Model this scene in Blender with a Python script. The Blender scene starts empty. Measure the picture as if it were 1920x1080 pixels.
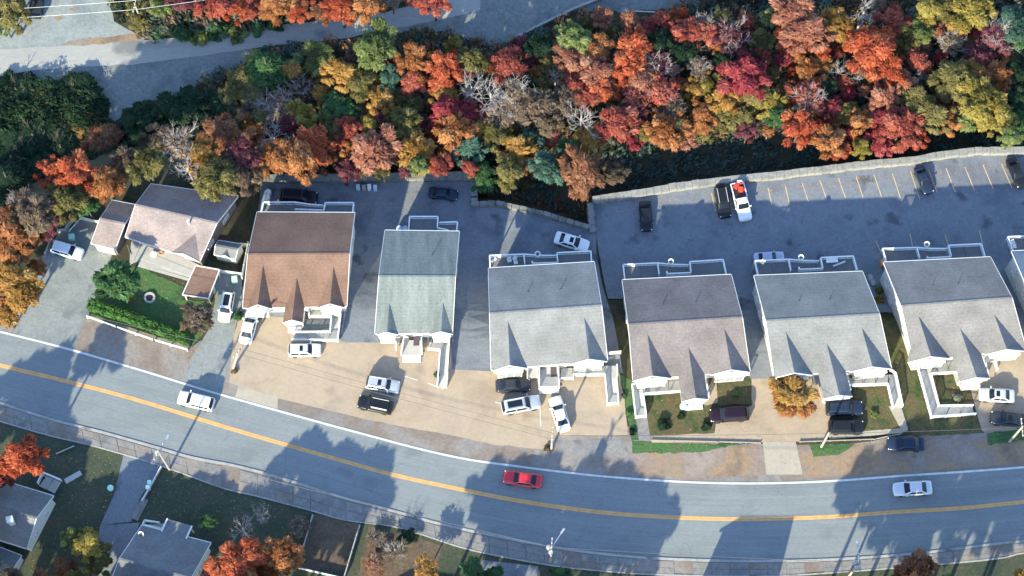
import bpy, bmesh, math, random
import numpy as np
from mathutils import Vector, Matrix

random.seed(7)
SC = bpy.context.scene
COL = SC.collection

# ------------------------------------------------------------------ camera, sky, sun, exposure
FPX, TILT = 4200.0, math.radians(18.0)
DIST = FPX / 14.0
CAM = Vector((0.0, -DIST * math.sin(TILT), DIST * math.cos(TILT)))
cam = bpy.data.objects.new('camera', bpy.data.cameras.new('camera'))
COL.objects.link(cam)
cam.location = CAM
cam.rotation_euler = (TILT, 0, 0)
cam.data.sensor_width = 36.0
cam.data.lens = 36.0 * FPX / 1920.0
cam.data.clip_start = 1.0
cam.data.clip_end = 3000.0
SC.camera = cam

SUN_AZ, SUN_EL = math.radians(25.0), math.radians(25.0)
world = bpy.data.worlds.new('World')
SC.world = world
world.use_nodes = True
wn = world.node_tree.nodes
sky = wn.new('ShaderNodeTexSky')
sky.sky_type = 'NISHITA'
sky.sun_disc = False
sky.sun_elevation = SUN_EL
sky.sun_rotation = math.pi + SUN_AZ
sky.ozone_density = 3.0
sky.dust_density = 0.4
bg = [n for n in wn if n.type == 'BACKGROUND'][0]
world.node_tree.links.new(sky.outputs[0], bg.inputs[0])
bg.inputs[1].default_value = 0.15

sl = bpy.data.lights.new('sun', 'SUN')
sl.energy = 3.5
sl.angle = math.radians(0.8)
sl.color = (1.0, 0.92, 0.66)
sun = bpy.data.objects.new('sun', sl)
COL.objects.link(sun)
sun.rotation_euler = Vector((math.sin(SUN_AZ) * math.cos(SUN_EL), math.cos(SUN_AZ) * math.cos(SUN_EL),
                             -math.sin(SUN_EL))).to_track_quat('-Z', 'Y').to_euler()
sun.location = (-60, -120, 90)
SC.view_settings.view_transform = 'Standard'
SC.view_settings.look = 'None'
SC.view_settings.gamma = 1.0
SC.view_settings.use_curve_mapping = False
SC.view_settings.exposure = 1.7
SC.cycles.max_bounces = 5
SC.cycles.diffuse_bounces = 3

# ------------------------------------------------------------------ surveying: photo point -> place on the ground
CT, ST = math.cos(TILT), math.sin(TILT)


def W(px, py, z=0.0):
    u, v = (px - 960.0) / FPX, (540.0 - py) / FPX
    d = Vector((u, v * CT + ST, v * ST - CT))
    t = (z - CAM.z) / d.z
    return CAM + d * t


def lerp(a, b, t):
    return a + (b - a) * t


def interp(tab, x):
    if x <= tab[0][0]:
        return tab[0][1]
    for (a, b), (c, d) in zip(tab, tab[1:]):
        if x <= c:
            return b + (d - b) * (x - a) / (c - a)
    return tab[-1][1]


def smooth(t):
    t = min(1.0, max(0.0, t))
    return t * t * (3 - 2 * t)


LOT_Z, WOOD_Z = -3.3, -6.4


def tab(pts, z):
    return sorted((W(x, y, z).x, W(x, y, z).y) for x, y in pts)


T_FRONT = tab([(400, 560), (450, 545), (650, 590), (700, 595), (850, 600), (920, 650), (1160, 645), (1187, 665),
               (1405, 655), (1456, 660), (1670, 645), (1715, 635), (1920, 620), (2100, 600)], 0)
T_REAR = tab([(400, 400), (480, 400), (665, 402), (722, 436), (862, 440), (915, 500), (1112, 500), (1168, 528),
              (1365, 520), (1415, 520), (1615, 510), (1660, 496), (1860, 488), (2100, 475)], LOT_Z)
WALL_A = [(492, 345), (560, 344), (640, 343), (760, 341), (882, 339)]
WALL_B = [(882, 339), (884, 390)]
WALL_C = [(884, 390), (930, 388), (965, 395), (1020, 408), (1118, 438)]
WALL_D = [(1118, 438), (1112, 384)]
WALL_E = [(1112, 384), (1200, 371), (1280, 357), (1390, 344), (1470, 336), (1560, 325), (1640, 316), (1720, 309), (1760, 300),
          (1830, 292), (1925, 291), (2100, 285)]
T_BACK = tab([(-300, 470), (60, 430), (200, 370), (440, 345), (485, 345), (884, 339), (887, 389), (930, 388), (1020, 408),
              (1110, 436), (1114, 384)] + WALL_E[1:], LOT_Z)
XL0, XL1 = W(436, 500).x, W(474, 500).x


def terrain(x, y):
    w = smooth((x - XL0) / (XL1 - XL0))
    yf, yr, yb = interp(T_FRONT, x), interp(T_REAR, x), interp(T_BACK, x)
    z = LOT_Z * w * smooth((y - yf) / max(1.0, yr - yf))
    s2 = (y - yb - 1.0) / lerp(10.0, 1.5, w)
    return z + (WOOD_Z - z) * smooth(s2)


def G(px, py, dz=0.0):
    z = dz
    for _ in range(8):
        p = W(px, py, z)
        z = terrain(p.x, p.y) + dz
    p = W(px, py, z)
    p.z = z
    return p


# ------------------------------------------------------------------ building helpers
ORG = {}


class MB:
    def __init__(self):
        self.v, self.f, self.m = [], [], []

    def add(self, verts, faces, mi=0):
        n = len(self.v)
        self.v += [tuple(p) for p in verts]
        self.f += [tuple(i + n for i in f) for f in faces]
        self.m += [mi] * len(faces)

    def poly(self, verts, mi=0):
        self.add(verts, [tuple(range(len(verts)))], mi)

    def prism(self, poly, z0, z1, mi=0):
        n = len(poly)
        vs = [(p[0], p[1], z0) for p in poly] + [(p[0], p[1], z1) for p in poly]
        fs = [tuple(reversed(range(n))), tuple(range(n, 2 * n))] + [(i, (i + 1) % n, n + (i + 1) % n, n + i) for i in range(n)]
        self.add(vs, fs, mi)

    def box(self, c, s, rz=0.0, mi=0):
        ca, sa = math.cos(rz), math.sin(rz)
        vs = []
        for dz in (-.5, .5):
            for dx, dy in ((-.5, -.5), (.5, -.5), (.5, .5), (-.5, .5)):
                x, y = dx * s[0], dy * s[1]
                vs.append((c[0] + x * ca - y * sa, c[1] + x * sa + y * ca, c[2] + dz * s[2]))
        self.add(vs, [(3, 2, 1, 0), (4, 5, 6, 7), (0, 1, 5, 4), (1, 2, 6, 5), (2, 3, 7, 6), (3, 0, 4, 7)], mi)

    def beam(self, a, b, w, h, mi=0):
        a, b = Vector(a), Vector(b)
        d = b - a
        if d.length < 1e-5:
            return
        d.normalize()
        side = d.cross(Vector((0, 0, 1)))
        side = side.normalized() if side.length > 1e-4 else Vector((1, 0, 0))
        up = side.cross(d)
        vs = []
        for p in (a, b):
            for i, j in ((-1, -1), (1, -1), (1, 1), (-1, 1)):
                vs.append(p + side * (i * w / 2) + up * (j * h / 2))
        self.add(vs, [(0, 1, 2, 3), (7, 6, 5, 4), (0, 4, 5, 1), (1, 5, 6, 2), (2, 6, 7, 3), (3, 7, 4, 0)], mi)

    def tube(self, pts, radii, n=6, mi=0, cap=True):
        rings = []
        for i, p in enumerate(pts):
            p = Vector(p)
            d = Vector(pts[min(i + 1, len(pts) - 1)]) - Vector(pts[max(i - 1, 0)])
            d.normalize()
            s = d.cross(Vector((0.31, 0.17, 0.93)))
            s = s.normalized() if s.length > 1e-3 else Vector((1, 0, 0))
            t = s.cross(d)
            r = radii[i] if hasattr(radii, '__len__') else radii
            rings.append([p + (s * math.cos(2 * math.pi * k / n) + t * math.sin(2 * math.pi * k / n)) * r for k in range(n)])
        fs = []
        for i in range(len(pts) - 1):
            for k in range(n):
                fs.append((i * n + k, i * n + (k + 1) % n, (i + 1) * n + (k + 1) % n, (i + 1) * n + k))
        if cap:
            fs.append(tuple(reversed(range(n))))
            fs.append(tuple(range((len(pts) - 1) * n, len(pts) * n)))
        self.add([v for r in rings for v in r], fs, mi)

    def lathe(self, c, prof, n=14, mi=0):
        vs = []
        for r, z in prof:
            for k in range(n):
                a = 2 * math.pi * k / n
                vs.append((c[0] + r * math.cos(a), c[1] + r * math.sin(a), c[2] + z))
        fs = []
        for i in range(len(prof) - 1):
            for k in range(n):
                fs.append((i * n + k, i * n + (k + 1) % n, (i + 1) * n + (k + 1) % n, (i + 1) * n + k))
        if prof[0][0] > 1e-4:
            fs.append(tuple(reversed(range(n))))
        if prof[-1][0] > 1e-4:
            fs.append(tuple(range((len(prof) - 1) * n, len(prof) * n)))
        self.add(vs, fs, mi)

    def mesh(self, name, org=None, shade=False):
        me = bpy.data.meshes.new(name)
        o = org or (0, 0, 0)
        me.from_pydata([(x - o[0], y - o[1], z - o[2]) for x, y, z in self.v], [], self.f)
        if any(self.m):
            me.polygons.foreach_set('material_index', self.m)
        if shade:
            me.polygons.foreach_set('use_smooth', [True] * len(me.polygons))
        me.update()
        bm = bmesh.new()
        bm.from_mesh(me)
        bmesh.ops.recalc_face_normals(bm, faces=bm.faces)
        bm.to_mesh(me)
        bm.free()
        return me


def tag(o, label=None, cat=None, group=None, kind=None):
    if label:
        o['label'] = label
    if cat:
        o['category'] = cat
    if group:
        o['group'] = group
    if kind:
        o['kind'] = kind
    return o


def obj(name, mb, mats, parent=None, shade=False, bevel=0.0):
    """one mesh object; vertices are given in world coordinates, the object sits at its parent's origin"""
    org = ORG.get(parent.name) if parent else None
    me = mb.mesh(name, org, shade) if isinstance(mb, MB) else mb
    for m in (mats if isinstance(mats, (list, tuple)) else [mats]):
        me.materials.append(m)
    o = bpy.data.objects.new(name, me)
    COL.objects.link(o)
    if parent:
        o.parent = parent
        ORG[o.name] = org or (0, 0, 0)
    if bevel:
        b = o.modifiers.new('bevel', 'BEVEL')
        b.width = bevel
        b.segments = 2
        b.limit_method = 'ANGLE'
    return o


def thing(name, loc, label, cat, group=None):
    o = bpy.data.objects.new(name, None)
    COL.objects.link(o)
    o.location = loc
    o.empty_display_size = 0.3
    ORG[o.name] = tuple(loc)
    return tag(o, label, cat, group)


def put(name, me, mats, parent, loc=(0, 0, 0), rot=(0, 0, 0), scale=(1, 1, 1)):
    """a shared mesh placed in the parent's own space, materials on the object"""
    if not len(me.materials):
        for m in mats:
            me.materials.append(m)
    o = bpy.data.objects.new(name, me)
    COL.objects.link(o)
    for i, m in enumerate(mats):
        o.material_slots[i].link = 'OBJECT'
        o.material_slots[i].material = m
    o.parent = parent
    o.location, o.rotation_euler, o.scale = loc, rot, scale
    return o


# ------------------------------------------------------------------ materials
def new_mat(name):
    m = bpy.data.materials.new(name)
    m.use_nodes = True
    return m, m.node_tree.nodes, m.node_tree.links, m.node_tree.nodes['Principled BSDF']


def plain(name, col, rough=0.6, metal=0.0, spec=0.5, var=0.0, coat=0.0):
    m, n, l, b = new_mat(name)
    b.inputs['Base Color'].default_value = (*col, 1)
    b.inputs['Roughness'].default_value = rough
    b.inputs['Metallic'].default_value = metal
    b.inputs['Specular IOR Level'].default_value = spec
    b.inputs['Coat Weight'].default_value = coat
    b.inputs['Coat Roughness'].default_value = 0.08
    if var:
        tc = n.new('ShaderNodeNewGeometry')
        nz = n.new('ShaderNodeTexNoise')
        nz.inputs['Scale'].default_value = 1.3
        nz.inputs['Detail'].default_value = 6
        mx = n.new('ShaderNodeMix')
        mx.data_type = 'RGBA'
        mx.inputs[6].default_value = (*[c * (1 - var) for c in col], 1)
        mx.inputs[7].default_value = (*[min(1, c * (1 + var * .6)) for c in col], 1)
        l.new(tc.outputs['Position'], nz.inputs['Vector'])
        l.new(nz.outputs['Fac'], mx.inputs[0])
        l.new(mx.outputs[2], b.inputs['Base Color'])
    return m


def ground_mat(name, stops, scale=0.12, fine=2.5, finemix=0.35, rough=0.9, bump=0.2, stretch=(1, 1, 1), rot=0.0, cracks=None,
               stains=None, speck=0.0, k=1.0):
    """layered procedural ground: stops = colours along a large noise, multiplied by a fine grain; optional cracks and stains"""
    stops = [tuple(c * k for c in q) for q in stops]
    if stains:
        stains = (tuple(c * k for c in stains[0]), *stains[1:])
    m, n, l, b = new_mat(name)
    geo = n.new('ShaderNodeNewGeometry')
    mp = n.new('ShaderNodeMapping')
    mp.inputs['Scale'].default_value = stretch
    mp.inputs['Rotation'].default_value = (0, 0, rot)
    l.new(geo.outputs['Position'], mp.inputs['Vector'])
    big = n.new('ShaderNodeTexNoise')
    big.inputs['Scale'].default_value = scale
    big.inputs['Detail'].default_value = 7
    big.inputs['Roughness'].default_value = 0.62
    big.inputs['Distortion'].default_value = 0.4
    l.new(mp.outputs[0], big.inputs['Vector'])
    ramp = n.new('ShaderNodeValToRGB')
    cr = ramp.color_ramp
    lo, hi = 0.34, 0.66
    while len(cr.elements) < len(stops):
        cr.elements.new(0.5)
    for i, c in enumerate(stops):
        cr.elements[i].position = lo + (hi - lo) * i / max(1, len(stops) - 1)
        cr.elements[i].color = (*c, 1)
    l.new(big.outputs['Fac'], ramp.inputs['Fac'])
    fn = n.new('ShaderNodeTexNoise')
    fn.inputs['Scale'].default_value = fine
    fn.inputs['Detail'].default_value = 8
    fn.inputs['Roughness'].default_value = 0.75
    l.new(mp.outputs[0], fn.inputs['Vector'])
    mr = n.new('ShaderNodeMapRange')
    mr.inputs['From Min'].default_value = 0.3
    mr.inputs['From Max'].default_value = 0.7
    mr.inputs['To Min'].default_value = 1 - finemix
    mr.inputs['To Max'].default_value = 1 + finemix
    l.new(fn.outputs['Fac'], mr.inputs['Value'])
    mul = n.new('ShaderNodeVectorMath')
    mul.operation = 'SCALE'
    l.new(ramp.outputs[0], mul.inputs[0])
    l.new(mr.outputs[0], mul.inputs['Scale'])
    out = mul.outputs[0]

    def mixin(fac, col):
        nonlocal out
        mx = n.new('ShaderNodeMix')
        mx.data_type = 'RGBA'
        l.new(fac, mx.inputs[0])
        l.new(out, mx.inputs[6])
        mx.inputs[7].default_value = (*col, 1)
        out = mx.outputs[2]
    if stains:
        col, sc, th, amt = stains
        s = n.new('ShaderNodeTexNoise')
        s.inputs['Scale'].default_value = sc
        s.inputs['Detail'].default_value = 4
        l.new(geo.outputs['Position'], s.inputs['Vector'])
        r = n.new('ShaderNodeMapRange')
        r.inputs['From Min'].default_value = th
        r.inputs['From Max'].default_value = th + 0.1
        r.inputs['To Max'].default_value = amt
        l.new(s.outputs['Fac'], r.inputs['Value'])
        mixin(r.outputs[0], col)
    if cracks:
        col, sc, wd, amt = cracks
        wv = n.new('ShaderNodeTexNoise')
        wv.inputs['Scale'].default_value = sc * 3
        l.new(geo.outputs['Position'], wv.inputs['Vector'])
        ad = n.new('ShaderNodeMix')
        ad.data_type = 'VECTOR'
        ad.inputs[0].default_value = 0.25
        l.new(geo.outputs['Position'], ad.inputs[4])
        sc10 = n.new('ShaderNodeVectorMath')
        sc10.operation = 'SCALE'
        sc10.inputs['Scale'].default_value = 9.0
        l.new(wv.outputs['Color'], sc10.inputs[0])
        l.new(sc10.outputs[0], ad.inputs[5])
        vo = n.new('ShaderNodeTexVoronoi')
        vo.feature = 'DISTANCE_TO_EDGE'
        vo.inputs['Scale'].default_value = sc
        l.new(ad.outputs[1], vo.inputs['Vector'])
        r = n.new('ShaderNodeMapRange')
        r.inputs['From Min'].default_value = 0.0
        r.inputs['From Max'].default_value = wd
        r.inputs['To Min'].default_value = amt
        r.inputs['To Max'].default_value = 0.0
        l.new(vo.outputs['Distance'], r.inputs['Value'])
        mixin(r.outputs[0], col)
    if speck:
        wn_ = n.new('ShaderNodeTexVoronoi')
        wn_.inputs['Scale'].default_value = 3.0
        l.new(geo.outputs['Position'], wn_.inputs['Vector'])
        r = n.new('ShaderNodeMapRange')
        r.inputs['From Min'].default_value = 0.05
        r.inputs['From Max'].default_value = 0.22
        r.inputs['To Min'].default_value = speck
        r.inputs['To Max'].default_value = 0.0
        l.new(wn_.outputs['Distance'], r.inputs['Value'])
        mixin(r.outputs[0], stops[-1])
    l.new(out, b.inputs['Base Color'])
    b.inputs['Roughness'].default_value = rough
    b.inputs['Specular IOR Level'].default_value = 0.25
    if bump:
        bp = n.new('ShaderNodeBump')
        bp.inputs['Strength'].default_value = bump
        bp.inputs['Distance'].default_value = 0.15
        l.new(fn.outputs['Fac'], bp.inputs['Height'])
        l.new(bp.outputs[0], b.inputs['Normal'])
    return m


def shingle_mat(name, c1, c2, streak=0.0):
    c1, c2 = tuple(c * .54 for c in c1), tuple(c * .65 for c in c2)
    m, n, l, b = new_mat(name)
    geo = n.new('ShaderNodeNewGeometry')
    vo = n.new('ShaderNodeTexNoise')
    vo.inputs['Scale'].default_value = 3.2
    vo.inputs['Detail'].default_value = 8
    vo.inputs['Roughness'].default_value = 0.72
    l.new(geo.outputs['Position'], vo.inputs['Vector'])
    r = n.new('ShaderNodeValToRGB')
    r.color_ramp.elements[0].position = 0.3
    r.color_ramp.elements[1].position = 0.7
    r.color_ramp.elements[0].color = (*c1, 1)
    r.color_ramp.elements[1].color = (*c2, 1)
    l.new(vo.outputs['Fac'], r.inputs['Fac'])
    # courses: a narrow darker line every 0.14 m of height
    sep = n.new('ShaderNodeSeparateXYZ')
    l.new(geo.outputs['Position'], sep.inputs[0])
    mm = n.new('ShaderNodeMath')
    mm.operation = 'FRACT'
    ms = n.new('ShaderNodeMath')
    ms.operation = 'MULTIPLY'
    ms.inputs[1].default_value = 7.0
    l.new(sep.outputs[2], ms.inputs[0])
    l.new(ms.outputs[0], mm.inputs[0])
    big = n.new('ShaderNodeTexNoise')
    big.inputs['Scale'].default_value = 0.35
    big.inputs['Detail'].default_value = 5
    mp = n.new('ShaderNodeMapping')
    mp.inputs['Scale'].default_value = (3.5, 0.5, 1) if streak else (1, 1, 1)
    l.new(geo.outputs['Position'], mp.inputs['Vector'])
    l.new(mp.outputs[0], big.inputs['Vector'])
    mr = n.new('ShaderNodeMapRange')
    mr.inputs['From Min'].default_value = 0.3
    mr.inputs['From Max'].default_value = 0.7
    mr.inputs['To Min'].default_value = 0.82 - streak
    mr.inputs['To Max'].default_value = 1.15 + streak * .5
    l.new(big.outputs['Fac'], mr.inputs['Value'])
    c2_ = n.new('ShaderNodeMapRange')
    c2_.inputs['From Max'].default_value = 0.25
    c2_.inputs['To Min'].default_value = 0.86
    l.new(mm.outputs[0], c2_.inputs['Value'])
    pr = n.new('ShaderNodeMath')
    pr.operation = 'MULTIPLY'
    l.new(mr.outputs[0], pr.inputs[0])
    l.new(c2_.outputs[0], pr.inputs[1])
    sc = n.new('ShaderNodeVectorMath')
    sc.operation = 'SCALE'
    l.new(r.outputs[0], sc.inputs[0])
    l.new(pr.outputs[0], sc.inputs['Scale'])
    l.new(sc.outputs[0], b.inputs['Base Color'])
    b.inputs['Roughness'].default_value = 0.9
    b.inputs['Specular IOR Level'].default_value = 0.2
    bp = n.new('ShaderNodeBump')
    bp.inputs['Strength'].default_value = 0.35
    bp.inputs['Distance'].default_value = 0.04
    l.new(vo.outputs['Fac'], bp.inputs['Height'])
    l.new(bp.outputs[0], b.inputs['Normal'])
    return m


def leaf_mat(name, cols, trans=0.42):
    """foliage: each leaf picks its tone from a stored per-face value, each tree shifts it a little"""
    cols = [tuple(c * .75 for c in q) for q in cols]
    m, n, l, b = new_mat(name)
    at = n.new('ShaderNodeAttribute')
    at.attribute_name = 'tone'
    oi = n.new('ShaderNodeObjectInfo')
    ad = n.new('ShaderNodeMath')
    ad.operation = 'MULTIPLY_ADD'
    ad.inputs[1].default_value = 0.26
    l.new(oi.outputs['Random'], ad.inputs[0])
    l.new(at.outputs['Fac'], ad.inputs[2])
    r = n.new('ShaderNodeValToRGB')
    while len(r.color_ramp.elements) < len(cols):
        r.color_ramp.elements.new(0.5)
    for i, c in enumerate(cols):
        r.color_ramp.elements[i].position = 0.08 + 1.05 * i / (len(cols) - 1) if i < len(cols) - 1 else 1.0
        r.color_ramp.elements[i].color = (*c, 1)
    l.new(ad.outputs[0], r.inputs['Fac'])
    l.new(r.outputs[0], b.inputs['Base Color'])
    b.inputs['Roughness'].default_value = 0.75
    b.inputs['Specular IOR Level'].default_value = 0.15
    tr = n.new('ShaderNodeBsdfTranslucent')
    l.new(r.outputs[0], tr.inputs['Color'])
    mx = n.new('ShaderNodeMixShader')
    mx.inputs[0].default_value = trans
    l.new(b.outputs[0], mx.inputs[1])
    l.new(tr.outputs[0], mx.inputs[2])
    out = [k for k in n if k.type == 'OUTPUT_MATERIAL'][0]
    l.new(mx.outputs[0], out.inputs[0])
    return m


M = {}
M['ground'] = ground_mat('ground_litter', [(.035, .045, .025), (.075, .065, .04), (.05, .06, .03)], .15, 2.2, .5, k=0.8)
M['asphalt'] = ground_mat('road_asphalt', [(.165, .185, .19), (.2, .22, .225), (.18, .2, .21)], .1, 3.5, .16, .88, .12,
                          stretch=(.5, 1.8, 1), rot=.12, cracks=((.09, .1, .11), .12, .005, .3), stains=((.13, .15, .16), .25, .6, .5))
def road_wear(m):
    # faint streaks that follow the lanes (UV: along the street, across the street)
    n, l = m.node_tree.nodes, m.node_tree.links
    b = n['Principled BSDF']
    src = b.inputs['Base Color'].links[0].from_socket
    uv = n.new('ShaderNodeUVMap')
    mp = n.new('ShaderNodeMapping')
    mp.inputs['Scale'].default_value = (.035, 26, 1)
    nz = n.new('ShaderNodeTexNoise')
    nz.inputs['Scale'].default_value = 1.0
    nz.inputs['Detail'].default_value = 5
    l.new(uv.outputs[0], mp.inputs[0])
    l.new(mp.outputs[0], nz.inputs['Vector'])
    r = n.new('ShaderNodeMapRange')
    r.inputs['From Min'].default_value = .3
    r.inputs['From Max'].default_value = .7
    r.inputs['To Min'].default_value = .92
    r.inputs['To Max'].default_value = 1.07
    l.new(nz.outputs['Fac'], r.inputs['Value'])
    sc = n.new('ShaderNodeVectorMath')
    sc.operation = 'SCALE'
    l.new(src, sc.inputs[0])
    l.new(r.outputs[0], sc.inputs['Scale'])
    l.new(sc.outputs[0], b.inputs['Base Color'])


road_wear(M['asphalt'])
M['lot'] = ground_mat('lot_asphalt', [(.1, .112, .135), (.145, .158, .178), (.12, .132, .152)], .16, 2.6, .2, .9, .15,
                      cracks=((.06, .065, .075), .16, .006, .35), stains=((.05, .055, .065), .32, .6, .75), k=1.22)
M['drive'] = ground_mat('old_driveway_asphalt', [(.19, .215, .215), (.25, .27, .265), (.2, .22, .22)], .2, 2.4, .22, .9, .2,
                        cracks=((.1, .11, .115), .22, .008, .4), stains=((.13, .145, .15), .4, .58, .6), k=0.9)
M['tan'] = ground_mat('tan_concrete', [(.335, .262, .19), (.425, .335, .243), (.375, .3, .225)], .14, 2.0, .12, .85, .08,
                      stains=((.24, .19, .15), .22, .6, .55), k=0.88)
M['tan2'] = ground_mat('pale_concrete', [(.42, .37, .3), (.48, .42, .33)], .2, 2.0, .1, .85, .08, stains=((.33, .29, .25), .4, .6, .5), k=0.8)
M['shoulder'] = ground_mat('shoulder_gravel', [(.25, .23, .22), (.33, .3, .275), (.27, .215, .175), (.29, .27, .26)], .14, 1.8, .2, .95, .35,
                           stains=((.2, .15, .12), .2, .6, .5), k=0.72)
M['dirt'] = ground_mat('verge_dirt', [(.24, .175, .135), (.37, .26, .165), (.31, .245, .205), (.36, .3, .26)], .16, 2.0, .2, .95, .3,
                       stains=((.16, .12, .1), .5, .64, .6), k=0.75)
M['gravel'] = ground_mat('yard_gravel', [(.25, .29, .29), (.34, .37, .36), (.28, .31, .31)], .15, 2.4, .22, .95, .35,
                         stains=((.3, .2, .13), .16, .67, .6), speck=.25, k=0.75)
M['track'] = ground_mat('track_gravel', [(.13, .15, .15), (.2, .215, .21), (.15, .165, .16)], .2, 2.0, .3, .95, .35, speck=.15, k=0.95)
M['lane'] = ground_mat('lane_asphalt', [(.42, .42, .39), (.5, .49, .45), (.44, .44, .42)], .12, 2.6, .13, .9, .12, stretch=(.5, 1.6, 1), rot=-.12,
                       stains=((.2, .21, .22), .22, .63, .75), k=0.66)
M['lawn'] = ground_mat('lawn_grass', [(.04, .088, .035), (.062, .135, .045), (.085, .115, .05)], .35, 3.0, .45, .9, .6, k=0.95)
M['dry'] = ground_mat('dry_grass', [(.045, .085, .028), (.12, .125, .055), (.15, .115, .06), (.06, .1, .035)], .4, 2.6, .4, .9, .6, k=0.7)
M['yard'] = ground_mat('yard_grass', [(.045, .062, .045), (.065, .08, .05), (.09, .08, .06)], .3, 2.6, .45, .9, .5, k=0.85)
M['bed'] = ground_mat('bare_soil', [(.1, .075, .055), (.15, .11, .075)], .5, 2.5, .4, .95, .5, k=.9)
M['pave'] = ground_mat('pavement_concrete', [(.26, .26, .265), (.36, .345, .325), (.29, .285, .29)], .3, 2.0, .25, .9, .15,
                       stains=((.17, .16, .165), .5, .58, .6), k=0.62)
M['kerb'] = ground_mat('kerb_concrete', [(.36, .355, .345), (.46, .45, .43)], .4, 2.0, .2, .9, .1, stains=((.16, .15, .15), .35, .57, .8), k=0.78)
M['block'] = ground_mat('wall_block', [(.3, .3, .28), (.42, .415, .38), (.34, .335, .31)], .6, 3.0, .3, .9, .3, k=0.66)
M['block2'] = ground_mat('shade_toned_wall_block', [(.3, .3, .29), (.4, .4, .375), (.33, .33, .315)], .6, 3.0, .3, .9, .3, stains=((.16, .16, .15), .7, .56, .6), k=.52)  # darker copy of the wall block, shade put into its colour, plus stains
M['white_line'] = plain('white_road_paint', (.62, .62, .59), .8, var=.45)
M['yellow_line'] = plain('yellow_road_paint', (.64, .35, .12), .8, var=.4)
M['bay_line'] = plain('faded_bay_paint', (.6, .42, .2), .85, var=.3)
M['white'] = plain('white_siding', (.62, .61, .575), .55, var=.06)
M['trim'] = plain('white_trim', (.66, .65, .62), .5)
M['railing'] = plain('white_railing', (.74, .74, .73), .45)
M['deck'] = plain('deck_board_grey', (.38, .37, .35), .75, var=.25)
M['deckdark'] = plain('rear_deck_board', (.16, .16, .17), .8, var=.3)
M['mat'] = plain('doormat_dark', (.07, .055, .07), .9)
M['glass'] = plain('window_glass', (.03, .04, .055), .08, spec=.8)
M['cglass'] = plain('car_glass', (.012, .018, .028), .12, spec=.22)
M['reflection_tone'] = plain('reflection_toned_glass', (.3, .32, .33), .25, spec=.4)  # pale grey stands in for the reflection on the bay panes
M['shade_brown_siding'] = plain('shade_brown_siding', (.17, .14, .135), .7, var=.1)  # brown that has the shade of the bungalow's gable wall put into it
M['pale_siding'] = plain('grey_siding', (.5, .5, .5), .6, var=.1)
M['tyre'] = plain('tyre_rubber', (.02, .02, .022), .85)
M['chrome'] = plain('chrome', (.6, .6, .62), .2, metal=1)
M['lampglass'] = plain('headlight_lens', (.75, .77, .8), .15, spec=.8)
M['tail'] = plain('taillight_lens', (.35, .02, .02), .2)
M['black'] = plain('black_plastic', (.025, .025, .028), .5)
M['wood'] = plain('weathered_pole_wood', (.36, .32, .27), .85, var=.3)
M['bark'] = plain('bark', (.1, .085, .07), .9, var=.35)
M['palebark'] = plain('pale_bark', (.4, .37, .36), .9, var=.3)
M['greybark'] = plain('grey_bark', (.36, .32, .31), .9, var=.3)
M['metal'] = plain('galvanised_steel', (.55, .56, .57), .4, metal=.6)
M['wire'] = plain('dark_cable', (.07, .065, .065), .6)
M['palewire'] = plain('pale_cable', (.55, .55, .53), .5)
M['mint'] = plain('mint_plastic', (.42, .72, .6), .5)
M['tank'] = plain('white_tank', (.8, .8, .78), .4)
M['bluetank'] = plain('pale_blue_barrel', (.5, .6, .72), .4)
M['orange'] = plain('orange_plastic', (.7, .28, .1), .5)
M['redload'] = plain('red_load', (.6, .06, .03), .5)
M['stone'] = plain('pit_stone', (.42, .4, .39), .9, var=.2)
M['ash'] = plain('pit_ash', (.06, .055, .055), .95)
M['cream'] = plain('cream_panel', (.72, .68, .55), .6, var=.12)
M['fencegrey'] = plain('grey_fence_board', (.36, .36, .36), .8, var=.25)
M['duckblue'] = plain('blue_roof', (.2, .3, .42), .8, var=.12)
M['r_brown'] = shingle_mat('brown_shingle', (.275, .165, .122), (.345, .215, .16))
M['r_green'] = shingle_mat('grey_green_shingle', (.25, .29, .28), (.33, .365, .35), .05)
M['r_pale'] = shingle_mat('pale_grey_shingle', (.295, .303, .305), (.375, .378, .37))
M['r_mauve'] = shingle_mat('mauve_grey_shingle', (.24, .21, .21), (.33, .29, .28))
M['r_grey'] = shingle_mat('grey_shingle', (.275, .285, .288), (.365, .367, .358))
M['r_taupe'] = shingle_mat('taupe_shingle', (.27, .26, .255), (.37, .35, .335))
M['r_bung'] = shingle_mat('bungalow_shingle', (.33, .262, .265), (.44, .37, .35))
M['r_blue'] = shingle_mat('blue_grey_shingle', (.19, .25, .32), (.27, .33, .4))
M['r_slate'] = shingle_mat('slate_shingle', (.2, .215, .235), (.29, .3, .315))
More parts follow.
